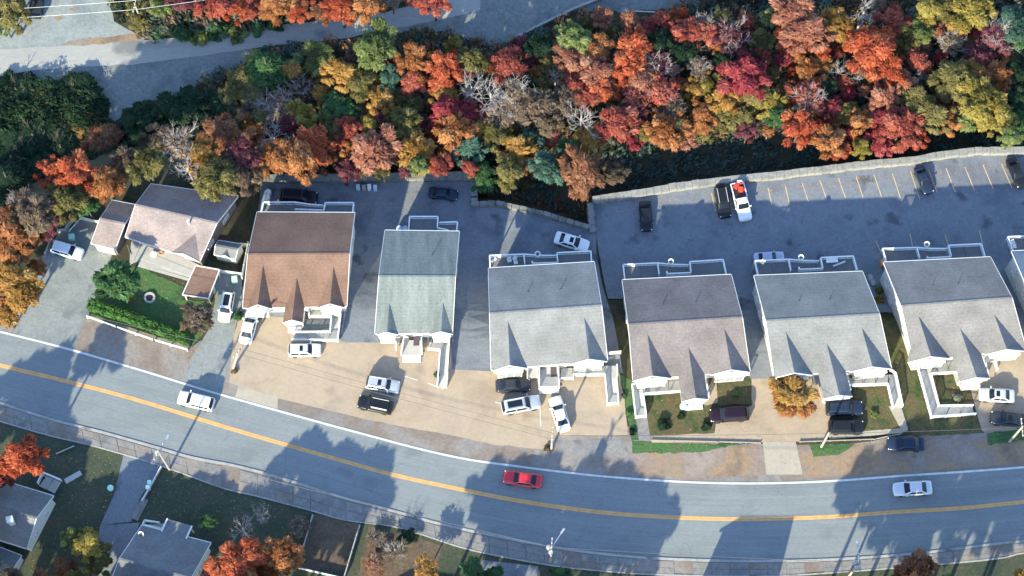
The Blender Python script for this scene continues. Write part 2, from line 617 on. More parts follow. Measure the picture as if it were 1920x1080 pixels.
LEAF = {
    'red': [(.2, .045, .04), (.5, .12, .085), (.64, .24, .16)],
    'crimson': [(.19, .03, .045), (.45, .07, .085), (.58, .17, .15)],
    'scarlet': [(.24, .04, .025), (.58, .13, .06), (.7, .26, .13)],
    'salmon': [(.24, .085, .065), (.52, .22, .14), (.66, .36, .24)],
    'orange': [(.24, .085, .03), (.54, .22, .085), (.68, .36, .16)],
    'rust': [(.15, .06, .035), (.34, .15, .08), (.46, .24, .14)],
    'gold': [(.24, .12, .03), (.55, .3, .08), (.68, .44, .16)],
    'yellow': [(.19, .15, .035), (.43, .34, .08), (.58, .48, .16)],
    'olive': [(.09, .085, .03), (.25, .22, .075), (.37, .31, .13)],
    'lime': [(.1, .13, .045), (.25, .31, .1), (.4, .44, .19)],
    'green': [(.035, .08, .03), (.09, .2, .07), (.17, .31, .13)],
    'bluegreen': [(.035, .085, .065), (.1, .21, .15), (.19, .31, .24)],
    'dark': [(.012, .032, .018), (.03, .068, .036), (.06, .105, .055)],  # dark green leaves, lowered further to put the thicket's shade into them
    'maroon': [(.1, .032, .045), (.25, .075, .09), (.35, .14, .15)],
    'cream': [(.3, .3, .18), (.55, .55, .36), (.7, .7, .55)],
    'tan': [(.18, .12, .085), (.38, .27, .185), (.5, .4, .29)],
    'brown': [(.1, .07, .05), (.22, .155, .105), (.32, .24, .165)],
}
LEAF['floor'] = [(.05, .085, .08), (.1, .165, .14), (.16, .23, .19)]  # dark undergrowth lightened to blue green, skylight put into the leaf colour
LM = {k: leaf_mat('leaves_' + k, v) for k, v in LEAF.items()}

# ------------------------------------------------------------------ the ground and what lies flat on it
def grid_axis(lo, hi, step, far):
    a = list(np.arange(lo, hi + 1e-6, step))
    return [-far, -far * .5, lo - 60, lo - 20] + a + [hi + 20, hi + 60, far * .5, far]


def build_terrain():
    xs = grid_axis(-84, 84, 1.5, 700)
    ys = grid_axis(-52, 62, 1.0, 700)
    vs = [(x, y, terrain(x, y) - (0.16 if x > XL0 and interp(T_FRONT, x) - 1 < y < interp(T_REAR, x) + 2 else 0.02)) for y in ys for x in xs]
    nx = len(xs)
    fs = [(j * nx + i, j * nx + i + 1, (j + 1) * nx + i + 1, (j + 1) * nx + i) for j in range(len(ys) - 1) for i in range(nx - 1)]
    mb = MB()
    mb.add(vs, fs)
    o = obj('ground', mb, M['ground'], shade=True)
    tag(o, 'dark leaf strewn ground under the trees and yards', 'ground', kind='structure')


def curve(pts, per=6):
    """smooth line through photo points"""
    out = []
    n = len(pts)
    for i in range(n - 1):
        p0, p1, p2, p3 = (Vector((*pts[k], 0)) for k in (max(i - 1, 0), i, i + 1, min(i + 2, n - 1)))
        for k in range(per):
            t = k / per
            q = .5 * (2 * p1 + (p2 - p0) * t + (2 * p0 - 5 * p1 + 4 * p2 - p3) * t * t + (3 * p1 - p0 - 3 * p2 + p3) * t ** 3)
            out.append((q.x, q.y))
    out.append(tuple(pts[-1]))
    return out


def rough(pts, amt=1.5, step=9):
    """a ragged outline in place of a ruled one"""
    out = []
    n = len(pts)
    for i in range(n):
        a, b = Vector((*pts[i], 0)), Vector((*pts[(i + 1) % n], 0))
        k = max(1, int((b - a).length / step))
        for j in range(k):
            p = a.lerp(b, j / k)
            if j:
                p += Vector((random.gauss(0, amt), random.gauss(0, amt), 0))
            out.append((p.x, p.y))
    return out


def sheet(name, px, lift, mat, label=None, cat=None, flat=None, parent=None, slope=False, kind='structure', group=None):
    pts = [W(x, y, flat) if flat is not None else G(x, y) for x, y in px]
    bm = bmesh.new()
    f = bm.faces.new([bm.verts.new((p.x, p.y, 0)) for p in pts])
    f.normal_update()
    if f.normal.z < 0:
        f.normal_flip()
    bmesh.ops.triangulate(bm, faces=bm.faces[:], ngon_method='EAR_CLIP')
    if slope:
        x0, x1 = min(p.x for p in pts), max(p.x for p in pts)
        y0, y1 = min(p.y for p in pts), max(p.y for p in pts)
        for k in range(math.ceil(x0 / 3), math.ceil(x1 / 3)):
            bmesh.ops.bisect_plane(bm, geom=bm.verts[:] + bm.edges[:] + bm.faces[:], plane_co=(k * 3.0, 0, 0), plane_no=(1, 0, 0))
        for k in range(math.ceil(y0), math.ceil(y1)):
            bmesh.ops.bisect_plane(bm, geom=bm.verts[:] + bm.edges[:] + bm.faces[:], plane_co=(0, k * 1.0, 0), plane_no=(0, 1, 0))
    for v in bm.verts:
        v.co.z = (flat if flat is not None else terrain(v.co.x, v.co.y)) + lift
    me = bpy.data.meshes.new(name)
    bm.to_mesh(me)
    bm.free()
    me.materials.append(mat)
    o = bpy.data.objects.new(name, me)
    COL.objects.link(o)
    if parent:
        o.parent = parent
    else:
        tag(o, label, cat, group, kind)
    return o


def band(name, left, right, lift, mat, label=None, cat=None, parent=None, kind='structure', z=0.0):
    mb = MB()
    n = len(left)
    a = [W(x, y, z) for x, y in left] + [W(x, y, z) for x, y in right]
    mb.add([(p.x, p.y, z + lift) for p in a], [(i, i + 1, n + i + 1, n + i) for i in range(n - 1)])
    o = obj(name, mb, mat, parent)
    if not parent:
        tag(o, label, cat, kind=kind)
    return o


def off(pts, d):
    """shift a photo polyline sideways by d pixels (down is positive)"""
    out = []
    for i, (x, y) in enumerate(pts):
        a, b = pts[max(i - 1, 0)], pts[min(i + 1, len(pts) - 1)]
        dx, dy = b[0] - a[0], b[1] - a[1]
        l = math.hypot(dx, dy)
        out.append((x - dy / l * d, y + dx / l * d))
    return out


build_terrain()
N_EDGE = curve([(-260, 560), (-120, 592), (0, 622), (130, 655), (260, 693), (400, 736), (560, 781), (700, 819), (800, 845), (880, 862),
                (960, 873), (1030, 882), (1130, 893), (1250, 902), (1350, 906), (1450, 906), (1560, 902), (1680, 893), (1800, 885),
                (1920, 876), (2100, 858), (2300, 832)])
Y_LINE = curve([(-260, 615), (-120, 652), (0, 685), (120, 714), (250, 748), (400, 794), (480, 818), (600, 852), (740, 891), (860, 917),
                (960, 937), (1050, 951), (1140, 962), (1240, 969), (1340, 973), (1440, 973), (1560, 969), (1680, 960), (1800, 953),
                (1920, 941), (2100, 922), (2300, 895)])
S_EDGE = curve([(-260, 668), (-120, 710), (0, 750), (97, 781), (194, 806), (305, 837), (361, 853), (444, 869), (527, 891), (647, 929),
                (724, 949), (813, 974), (924, 999), (1013, 1016), (1085, 1028), (1200, 1040), (1340, 1046), (1440, 1047), (1560, 1044),
                (1715, 1033), (1847, 1017), (1920, 1009), (2100, 988), (2300, 958)])
S_OUT = curve([(-260, 715), (-120, 752), (0, 790), (97, 818), (178, 837), (303, 874), (417, 915), (480, 930), (585, 958), (650, 976),
               (750, 990), (877, 1030), (1013, 1057), (1100, 1068), (1240, 1078), (1440, 1080), (1560, 1074), (1740, 1060), (1875, 1047),
               (1920, 1037), (2100, 1015), (2300, 985)])
OFF = [(-260, 100), (2300, 100)]

# -- north side: shoulder, driveways, forecourts, lots
sheet('verge', rough([(-200, 560), (60, 590), (160, 585), (360, 650), (440, 600), (560, 690), (900, 760), (1180, 800), (1345, 830),
       (1560, 835), (1840, 800), (2200, 770), (2200, 850), (1920, 880)] + [(x, y + 4) for x, y in reversed(N_EDGE[12:-12:4])] + [(-200, 590)], 1, 14),
      0.01, M['shoulder'], 'grey gravel shoulder along the upper side of the street', 'verge')
band('road', off(N_EDGE, -3), off(S_EDGE, 3), 0.025, M['asphalt'], 'curving two lane grey asphalt street with yellow centre line', 'street')
ROADSTREET = bpy.data.objects['road']
uvl = ROADSTREET.data.uv_layers.new(name='UVMap')
nr = len(ROADSTREET.data.vertices) // 2
vx = ROADSTREET.data.vertices
acc = [0.0]
for i in range(nr - 1):
    acc.append(acc[-1] + (vx[i + 1].co - vx[i].co).length)
for lp in ROADSTREET.data.loops:
    uvl.data[lp.index].uv = (acc[lp.vertex_index % nr], lp.vertex_index // nr)
ORG[ROADSTREET.name] = (0, 0, 0)
band('edge_line', off(N_EDGE, -1.7), off(N_EDGE, 1.9), 0.033, M['white_line'], parent=ROADSTREET)
band('centre_line', off(Y_LINE, -3.6), off(Y_LINE, -.25), 0.033, M['yellow_line'], parent=ROADSTREET)
band('centre_line', off(Y_LINE, .25), off(Y_LINE, 3.6), 0.033, M['yellow_line'], parent=ROADSTREET)

sheet('driveway', rough([(80, 480), (112, 436), (130, 428), (152, 412), (190, 420), (200, 445), (215, 468), (190, 530), (172, 575), (160, 600), (148, 625), (136, 661),
                   (20, 630), (42, 600), (66, 545)], .8), 0.02, M['drive'], 'cracked grey asphalt driveway left of the bungalow garden', 'driveway')
sheet('driveway', rough([(400, 512), (455, 514), (452, 570), (440, 622), (426, 690), (416, 738), (342, 712), (362, 665), (390, 620), (402, 570)], .8),
      0.02, M['drive'], 'narrow grey driveway between bungalow hedge and brown roofed duplex', 'driveway')
sheet('parking_lot', [(484, 345), (882, 340), (884, 389), (930, 388), (965, 395), (1020, 408), (1118, 438), (1118, 470), (1128, 530), (1150, 600), (1168, 700), (1100, 690), (918, 696),
                      (848, 693), (846, 643), (702, 642), (640, 640), (600, 600), (455, 590), (452, 560), (468, 480), (480, 400)],
      0.03, M['lot'], 'shaded rear asphalt lot with side lanes around the green roofed duplex', 'parking lot', slope=True)
LOT2 = sheet('parking_lot', [(1112, 385)] + WALL_E[1:-1] + [(2100, 288), (2100, 640), (1960, 660), (1905, 620), (1660, 585), (1626, 590), (1590, 640), (1458, 710), (1407, 710), (1380, 640),
                                               (1180, 560), (1140, 560), (1122, 470), (1118, 440)],
             0.03, M['lot'], 'long shaded asphalt parking lot below the curved retaining wall', 'parking lot', slope=True)
sheet('forecourt', rough([(447, 580), (650, 582), (650, 639), (700, 642), (702, 632), (846, 632), (848, 692), (918, 695), (925, 685), (1150, 672), (1162, 700), (1172, 760), (1178, 815),
                    (1040, 818), (1040, 842), (1013, 842), (925, 834), (835, 814), (800, 808), (688, 787), (602, 766), (522, 747), (430, 718), (436, 640)], .7, 14),
      0.02, M['tan'], 'wide tan concrete forecourt in front of the three left duplexes', 'forecourt')
sheet('apron', [(1043, 826), (1172, 824), (1181, 860), (1060, 852)], 0.024, M['pave'], 'pale worn concrete apron at the kerb before the pale grey duplex', 'apron')
sheet('apron', rough([(448, 722), (530, 748), (521, 747), (520, 770), (440, 745)], .5, 14), 0.024, M['tan2'], 'pale concrete slab at the street edge below the utility pole', 'apron')
sheet('forecourt', rough([(1408, 700), (1455, 700), (1530, 705), (1560, 740), (1552, 826), (1455, 829), (1222, 830), (1222, 817), (1340, 812), (1342, 795), (1410, 760)], .5, 16),
      0.02, M['tan'], 'tan concrete forecourt between the mauve and grey duplexes', 'forecourt')
sheet('driveway', [(1430, 829), (1492, 828), (1505, 890), (1437, 890)], 0.024, M['tan2'], 'short pale concrete driveway crossing the dirt verge to the street', 'driveway')
sheet('path', [(1555, 824), (1552, 812), (1625, 808), (1688, 803), (1666, 762), (1688, 757), (1703, 806), (1690, 812)], 0.022, M['tan2'], 'tan concrete path from the ramp foot along the small lawn', 'path')
sheet('path', [(1192, 780), (1213, 779), (1220, 826), (1198, 826)], 0.022, M['pave'], 'grey path below the ramp of the mauve roofed duplex', 'path')
sheet('path', [(1283, 760), (1283, 745), (1322, 738), (1342, 700), (1346, 755), (1325, 760)], 0.022, M['tan'], 'tan walk around the porch of the mauve roofed duplex', 'path')
sheet('forecourt', rough([(1812, 700), (1870, 665), (2000, 650), (2020, 802), (1842, 809), (1830, 770)], .5, 16), 0.02, M['tan'], 'tan concrete forecourt at the right edge with two parked cars', 'forecourt')
sheet('driveway', [(630, 642), (846, 643), (846, 640), (702, 638)], 0.026, M['lot'], 'dark asphalt lip where side lane meets tan forecourt', 'driveway')
sheet('dirt_patch', rough([(1185, 846), (1300, 843), (1428, 834), (1436, 890), (1300, 896), (1190, 884)], 1.2), 0.016, M['dirt'], 'bare purplish dirt verge left of the short pale driveway', 'dirt')
sheet('dirt_patch', rough([(1494, 836), (1640, 832), (1780, 822), (1925, 826), (1925, 868), (1700, 886), (1506, 896)], 1.2), 0.016, M['dirt'], 'bare brown dirt verge under the parked dark blue sedan', 'dirt')
# -- lawns
LAWN = [('lawn', [(240, 502), (262, 500), (345, 538), (340, 562), (402, 566), (386, 622), (358, 650), (166, 592), (176, 575), (200, 545)], 'lawn', 'green garden lawn with fire pit before the bungalow'),
        ('lawn', [(1205, 722), (1283, 735), (1283, 760), (1335, 760), (1342, 800), (1340, 814), (1218, 818)], 'dry', 'patchy lawn between ramp and forecourt of the mauve roofed duplex'),
        ('lawn', [(1346, 705), (1408, 705), (1410, 757), (1346, 760)], 'dry', 'small square lawn right of the mauve roofed porch'),
        ('lawn', [(1184, 826), (1312, 832), (1400, 832), (1312, 848), (1186, 850)], 'lawn', 'thin green grass strip along street side of the low curb'),
        ('lawn', [(1516, 832), (1604, 832), (1572, 853), (1526, 857)], 'lawn', 'small green tuft of grass around the pole by the dirt verge'),
        ('lawn', [(1600, 722), (1664, 718), (1690, 805), (1628, 811), (1602, 806)], 'dry', 'brownish lawn beside the ramp of the grey roofed duplex'),
        ('lawn', [(1640, 590), (1690, 600), (1716, 672), (1728, 700), (1752, 784), (1832, 778), (1846, 812), (1712, 818), (1692, 762), (1672, 690)], 'dry', 'green side lawn between the two right hand grey duplexes'),
        ('lawn', [(1746, 700), (1808, 695), (1828, 760), (1762, 762)], 'dry', 'fenced square lawn with white flowers inside the right ramp'),
        ('lawn', [(1850, 812), (1925, 804), (1925, 826), (1852, 834)], 'lawn', 'narrow grass strip below the right hand forecourt'),
        ('lawn', [(1160, 700), (1186, 712), (1205, 826), (1184, 826), (1172, 740)], 'lawn', 'dark grass strip between the pale and mauve roofed duplexes')]
for nm, px, mt, lb in LAWN:
    sheet(nm, rough(px, 1.0, 8), 0.018, M[mt], lb, 'lawn', slope=('side lawn' in lb))
sheet('yard', [(-250, 800), (0, 790)] + S_OUT[13:-8:3] + [(2200, 1010), (2200, 1500), (-250, 1500)], 0.008, M['yard'], 'shady rough grass yards along the lower side of the street', 'yard')
sheet('driveway', [(232, 852), (303, 874), (262, 935), (246, 978), (188, 985), (213, 930)], 0.03, M['lot'], 'shaded asphalt driveway between the two lower left lawns', 'driveway')
sheet('driveway', [(188, 985), (262, 980), (246, 1030), (230, 1100), (170, 1100)], 0.034, M['lot'], 'dark asphalt parking pad beside the slate roofed house', 'driveway')
sheet('soil_bed', rough([(590, 962), (676, 983), (650, 1068), (560, 1066)], 1), 0.02, M['bed'], 'dark bare plot enclosed by pale timber edging at the bottom', 'plot')
sheet('soil_bed', rough([(692, 985), (830, 1022), (810, 1100), (665, 1100)], 2), 0.02, M['bed'], 'scrubby brown plot below the pavement at the bottom', 'plot')
sheet('driveway', [(905, 1050), (1010, 1062), (1000, 1120), (860, 1120)], 0.022, M['lot'], 'dark driveway leaving the bottom of the picture by the green shrubs', 'driveway')
sheet('soil_bed', [(563, 601), (620, 600), (619, 620), (555, 620)], 0.026, M['track'], 'dark gravel square inside the ramp of the brown roofed duplex', 'plot')

# -- the pavement on the lower side: kerb and single slabs
mbk = MB()
k0, k1 = off(S_EDGE, 3), off(S_EDGE, 7.5)
n = len(k0)
vs = []
for (a, b) in zip(k0, k1):
    p, q = W(*a), W(*b)
    vs += [(p.x, p.y, 0), (p.x, p.y, .12), (q.x, q.y, .12), (q.x, q.y, 0)]
fs = []
for i in range(n - 1):
    for k in range(3):
        fs.append((i * 4 + k, i * 4 + k + 1, i * 4 + 5 + k, i * 4 + 4 + k))
mbk.add(vs, fs)
PAVE = tag(obj('pavement', mbk, M['kerb']), 'worn concrete pavement with kerb along the lower side of the street', 'pavement', kind='structure')
ORG[PAVE.name] = (0, 0, 0)
mbs = MB()
kk = off(S_EDGE, 7.5)


def resample(pts, n):
    v = [Vector((*p, 0)) for p in pts]
    tot = sum((b - a).length for a, b in zip(v, v[1:]))
    out, k, acc = [], 0, 0.0
    for i in range(n):
        d = min(tot * i / (n - 1), tot - 1e-6)
        while k < len(v) - 2 and acc + (v[k + 1] - v[k]).length < d:
            acc += (v[k + 1] - v[k]).length
            k += 1
        l = (v[k + 1] - v[k]).length
        p = v[k].lerp(v[k + 1], (d - acc) / l)
        out.append((p.x, p.y))
    return out


kk, S_OUT = resample(kk, 120), resample(S_OUT, 120)
vs = []
for a, b in zip(kk, S_OUT):
    p, q = W(*a), W(*b)
    vs += [(p.x, p.y, .07), (q.x, q.y, .07)]
mbs.add(vs, [(2 * i, 2 * i + 1, 2 * i + 3, 2 * i + 2) for i in range(len(kk) - 1)])
obj('bedding', mbs, M['shoulder'], PAVE)
m = MB()
eo = [W(x, y) for x, y in S_OUT]
for a, b in zip(eo, eo[1:]):
    if abs(a.x) < 75:
        m.beam(a + Vector((0, 0, .07)), b + Vector((0, 0, .07)), .16, .16)
obj('edging', m, M['kerb'], PAVE)
# slabs between the kerb and the yards, laid out along the line at about 2.4 m
inner, outer = [W(*p) for p in kk], [W(*p) for p in S_OUT]


def along(line, d):
    for a, b in zip(line, line[1:]):
        l = (b - a).length
        if d <= l:
            return a.lerp(b, d / l)
        d -= l
    return line[-1]


tot_i = sum((b - a).length for a, b in zip(inner, inner[1:]))
tot_o = sum((b - a).length for a, b in zip(outer, outer[1:]))
NS = int(tot_i / 2.4)
rs = random.Random(3)
for i in range(NS):
    c = along(inner, (i + .5) / NS * tot_i)
    if abs(c.x) > 72:
        continue
    if rs.random() < .10:
        continue
    g = .012 + rs.random() * .02
    for lo, hi in ((.08, .52), (.54, .97)):
        t0, t1 = (i + g) / NS, (i + 1 - g) / NS
        q = []
        for t, s in ((t0, lo), (t1, lo), (t1, hi), (t0, hi)):
            p = along(inner, t * tot_i).lerp(along(outer, t * tot_o), s)
            q.append((p.x, p.y))
        if sum(q[k][0] * q[(k + 1) % 4][1] - q[(k + 1) % 4][0] * q[k][1] for k in range(4)) < 0:
            q.reverse()
        m = MB()
        m.prism(q, .04, .1 + rs.random() * .025)
        obj('slab', m, M['pave'] if rs.random() < .8 else M['shoulder'], PAVE)

# -- north: lane, track, gravel yard (on the lower level)
LANE_UP = [(-60, 96), (0, 92), (90, 88), (150, 84), (260, 76), (383, 66), (533, 46), (640, 36), (713, 24), (830, -4), (900, -30)]
LANE_DN = [(-60, 160), (0, 143), (60, 132), (150, 125), (250, 122), (350, 108), (433, 97), (520, 84), (640, 73), (760, 50), (900, 20)]
sheet('gravel_yard', rough([(40, -20), (200, -20), (214, 40), (272, 72), (262, 82), (150, 92), (-60, 102), (-60, 70), (0, 60), (52, 20)], 1.5, 12), 0.02, M['gravel'],
      'pale gravel yard above the lane at the top left', 'yard', flat=WOOD_Z)
sheet('track', rough([(50, 130), (250, 118), (480, 88), (470, 112), (430, 135), (395, 150), (330, 180), (262, 195), (232, 214), (196, 242), (206, 205), (182, 172), (130, 153), (30, 154)], 1.5, 12),
      0.015, M['track'], 'shaded gravel track branching down from the lane', 'track', flat=WOOD_Z)
sheet('lane', rough(LANE_UP + list(reversed(LANE_DN)), .8, 14), 0.03, M['lane'], 'pale asphalt lane crossing the top left of the picture', 'lane', flat=WOOD_Z)
sheet('track', rough([(640, 60), (760, 30), (830, -30), (1130, -30), (1120, 2), (1073, 22), (1017, 48), (937, 88), (905, 84), (830, 58), (700, 62)], 1.2, 12), 0.02, M['track'],
      'broad grey gravel area right of the lane beside the low kerb wall', 'track', flat=WOOD_Z)
sheet('gravel_yard', rough([(1125, -20), (1330, -20), (1290, 12), (1180, 22), (1090, 22)], 1.5, 12), 0.018, M['track'], 'dim gravel yard around the bent pipe rail at the top', 'yard', flat=WOOD_Z)

sheet('dirt_patch', rough([(112, 84), (150, 73), (205, 70), (258, 62), (268, 74), (200, 82), (150, 86)], 1.5, 8), 0.036, M['dirt'], 'brown dirt strip between the gravel yard and the pale lane', 'dirt', flat=WOOD_Z)
sheet('dirt_patch', rough([(128, 17), (146, 14), (147, 19), (138, 22)], .8, 5), 0.034, M['dirt'], 'upper rusty spot on the top left gravel yard', 'dirt', flat=WOOD_Z)
sheet('dirt_patch', rough([(102, 32), (116, 28), (118, 35), (106, 39)], .8, 5), 0.034, M['dirt'], 'lower rusty spot on the top left gravel yard', 'dirt', flat=WOOD_Z)
# parking bay lines, parts of the long lot
for (a, b) in [((1440, 352), (1447, 385)), ((1472, 348), (1480, 382)), ((1504, 344), (1516, 379)), ((1537, 338), (1550, 374)), ((1572, 334), (1585, 371)), ((1605, 331), (1618, 370)),
               ((1639, 328), (1653, 370)), ((1673, 325), (1688, 371)), ((1707, 321), (1724, 373)), ((1741, 318), (1757, 361)), ((1774, 316), (1791, 360)),
               ((1809, 313), (1827, 357)), ((1843, 309), (1862, 354)), ((1877, 306), (1897, 352)), ((1334, 362), (1342, 396)), ((1642, 452), (1652, 474)), ((1706, 438), (1711, 462)), ((1772, 440), (1780, 466)),
               ((1836, 432), (1842, 456))]:
    p, q = W(*a, LOT_Z), W(*b, LOT_Z)
    m = MB()
    d = (q - p).normalized()
    s = Vector((-d.y, d.x, 0)) * .06
    m.poly([(v.x, v.y, LOT_Z + .042) for v in (p - s, p + s, q + s, q - s)][::-1])
    o = obj('parking_line', m, M['bay_line'])
    o.parent = LOT2
for (a, b) in [((757, 705), (783, 713)), ((801, 718), (832, 729)), ((1011, 730), (1014, 800)), ((928, 754), (940, 757))]:
    p, q = W(*a), W(*b)
    m = MB()
    d = (q - p).normalized()
    s = Vector((-d.y, d.x, 0)) * .05
    m.poly([(v.x, v.y, .03) for v in (p - s, p + s, q + s, q - s)][::-1])
    tag(obj('parking_line', m, M['white_line']), {757: 'white bay line right of the silver vehicle on tan forecourt', 801: 'white bay line at the ramp foot of green duplex',
        1011: 'long white bay line left of the nosed in white sedan', 928: 'short white mark left of the silver estate'}[a[0]], 'painted line', kind='structure')


# ------------------------------------------------------------------ retaining walls, block by block
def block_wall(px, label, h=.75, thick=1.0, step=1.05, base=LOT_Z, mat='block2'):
    line = [W(x, y, base) for x, y in px]
    tot = sum((b - a).length for a, b in zip(line, line[1:]))
    c = along(line, tot / 2)
    root = thing('retaining_wall', (c.x, c.y, base), label, 'retaining wall')
    # face below the lot level
    m = MB()
    for a, b in zip(line, line[1:]):
        d = (b - a).normalized()
        s = Vector((-d.y, d.x, 0)) * .45
        m.beam(a + s + Vector((0, 0, -1.7)), b + s + Vector((0, 0, -1.7)), .85, 3.4)
    obj('wall_face', m, M[mat], root)
    n = int(tot / step)
    meshes = []
    for k in range(5):
        mm = MB()
        mm.box((0, 0, h / 2 + .02), (step * .97, thick * (.94 + .03 * k), h + .06 * random.random()))
        mm.box((0, 0, h + .1), (step * .985, thick * (.8 + .03 * k), .12))
        me = mm.mesh('block_mesh')
        meshes.append(me)
    for i in range(n):
        a, b = along(line, i / n * tot), along(line, (i + 1) / n * tot)
        d = b - a
        p = (a + b) / 2 + Vector((-d.y, d.x, 0)).normalized() * (thick / 2 + random.uniform(-.04, .04)) - c
        put('block', random.choice(meshes), [M[mat]], root, (p.x, p.y, random.uniform(-.03, .03)), (0, 0, math.atan2(d.y, d.x) + random.gauss(0, .012)))
    return root


block_wall(WALL_E, 'long curved pale block retaining wall behind the marked parking bays', mat='block')
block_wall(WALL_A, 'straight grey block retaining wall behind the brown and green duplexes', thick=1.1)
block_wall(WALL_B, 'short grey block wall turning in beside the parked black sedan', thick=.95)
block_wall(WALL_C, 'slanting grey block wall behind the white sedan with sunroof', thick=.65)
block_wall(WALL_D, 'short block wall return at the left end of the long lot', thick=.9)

# ------------------------------------------------------------------ houses
def quad(pts, z):
    return [W(x, y, z) for x, y in pts]


def bil(Q, u, v, z):
    RL, RR, FR, FL = Q
    a, b = RL.lerp(RR, u), FL.lerp(FR, u)
    p = a + (b - a) * v
    return Vector((p.x, p.y, z))


def window(parent, a, b, z0, z1, n, frame=None, name='window'):
    """framed window on a wall between ground points a and b, n = outward normal"""
    f = MB()
    a, b = Vector((a[0], a[1], 0)), Vector((b[0], b[1], 0))
    zc = (z0 + z1) / 2
    off_ = Vector(n) * .04
    for p, q in (((a.x, a.y, z0), (b.x, b.y, z0)), ((a.x, a.y, z1), (b.x, b.y, z1)), ((a.x, a.y, zc), (b.x, b.y, zc))):
        f.beam(Vector(p) + off_, Vector(q) + off_, .12, .1)
    for t in (0, .5, 1):
        p = a.lerp(b, t)
        f.beam(Vector((p.x, p.y, z0)) + off_, Vector((p.x, p.y, z1)) + off_, .1, .115)
    o = obj(name, f, frame or M['trim'], parent)
    g = MB()
    q = Vector(n) * .025
    g.poly([(a.x + q.x, a.y + q.y, z0), (b.x + q.x, b.y + q.y, z0), (b.x + q.x, b.y + q.y, z1), (a.x + q.x, a.y + q.y, z1)])
    obj('pane', g, M['glass'], o)
    return o


def roof_body(root, Q, eave, rise, mat, name='roof', th=.2, trim=True):
    m = MB()
    A = [bil(Q, 0, 0, eave), bil(Q, 1, 0, eave), bil(Q, 1, .5, eave + rise), bil(Q, 0, .5, eave + rise), bil(Q, 1, 1, eave), bil(Q, 0, 1, eave)]
    B = [p - Vector((0, 0, th)) for p in A]
    m.add(A + B, [(0, 1, 2, 3), (3, 2, 4, 5), (6, 9, 8, 7), (9, 11, 10, 8), (0, 6, 7, 1), (5, 4, 10, 11), (0, 3, 9, 6), (3, 5, 11, 9), (1, 7, 8, 2), (2, 8, 10, 4)])
    r = obj(name, m, mat, root)
    if trim:
        ax = (A[1] - A[0]).normalized()
        for (p, q, s) in ((A[0], A[3], -1), (A[3], A[5], -1), (A[1], A[2], 1), (A[2], A[4], 1)):
            t = MB()
            d = ax * (.045 * s) + Vector((0, 0, -.1))
            t.beam(p + d, q + d, .065, .24)
            obj('fascia', t, M['trim'], r)
        for p, q, s in ((A[0], A[1], 1), (A[5], A[4], -1)):
            dv = (A[0] - A[5]).normalized() * s
            t = MB()
            t.beam(p + dv * .06 + Vector((0, 0, -.09)), q + dv * .06 + Vector((0, 0, -.09)), .115, .13)
            obj('gutter', t, M['trim'], r)
        t = MB()
        t.beam(A[3] + Vector((0, 0, -.022)), A[2] + Vector((0, 0, -.022)), .26, .05)
        obj('ridge_cap', t, mat, r)
    return r, A


def gable_walls(root, Q, eave, rise, z0, inset_u, inset_v, mat):
    m = MB()
    iu, iv = inset_u, inset_v
    zf = lambda v: eave - .21 + rise * (1 - abs(v - .5) * 2)
    c = [(iu, iv), (1 - iu, iv), (1 - iu, .5), (1 - iu, 1 - iv), (iu, 1 - iv), (iu, .5)]
    bot = [bil(Q, u, v, z0) for u, v in c]
    top = [bil(Q, u, v, zf(v)) for u, v in c]
    m.add(bot + top, [(i, (i + 1) % 6, 6 + (i + 1) % 6, 6 + i) for i in range(6)])
    return obj('wall', m, mat, root)


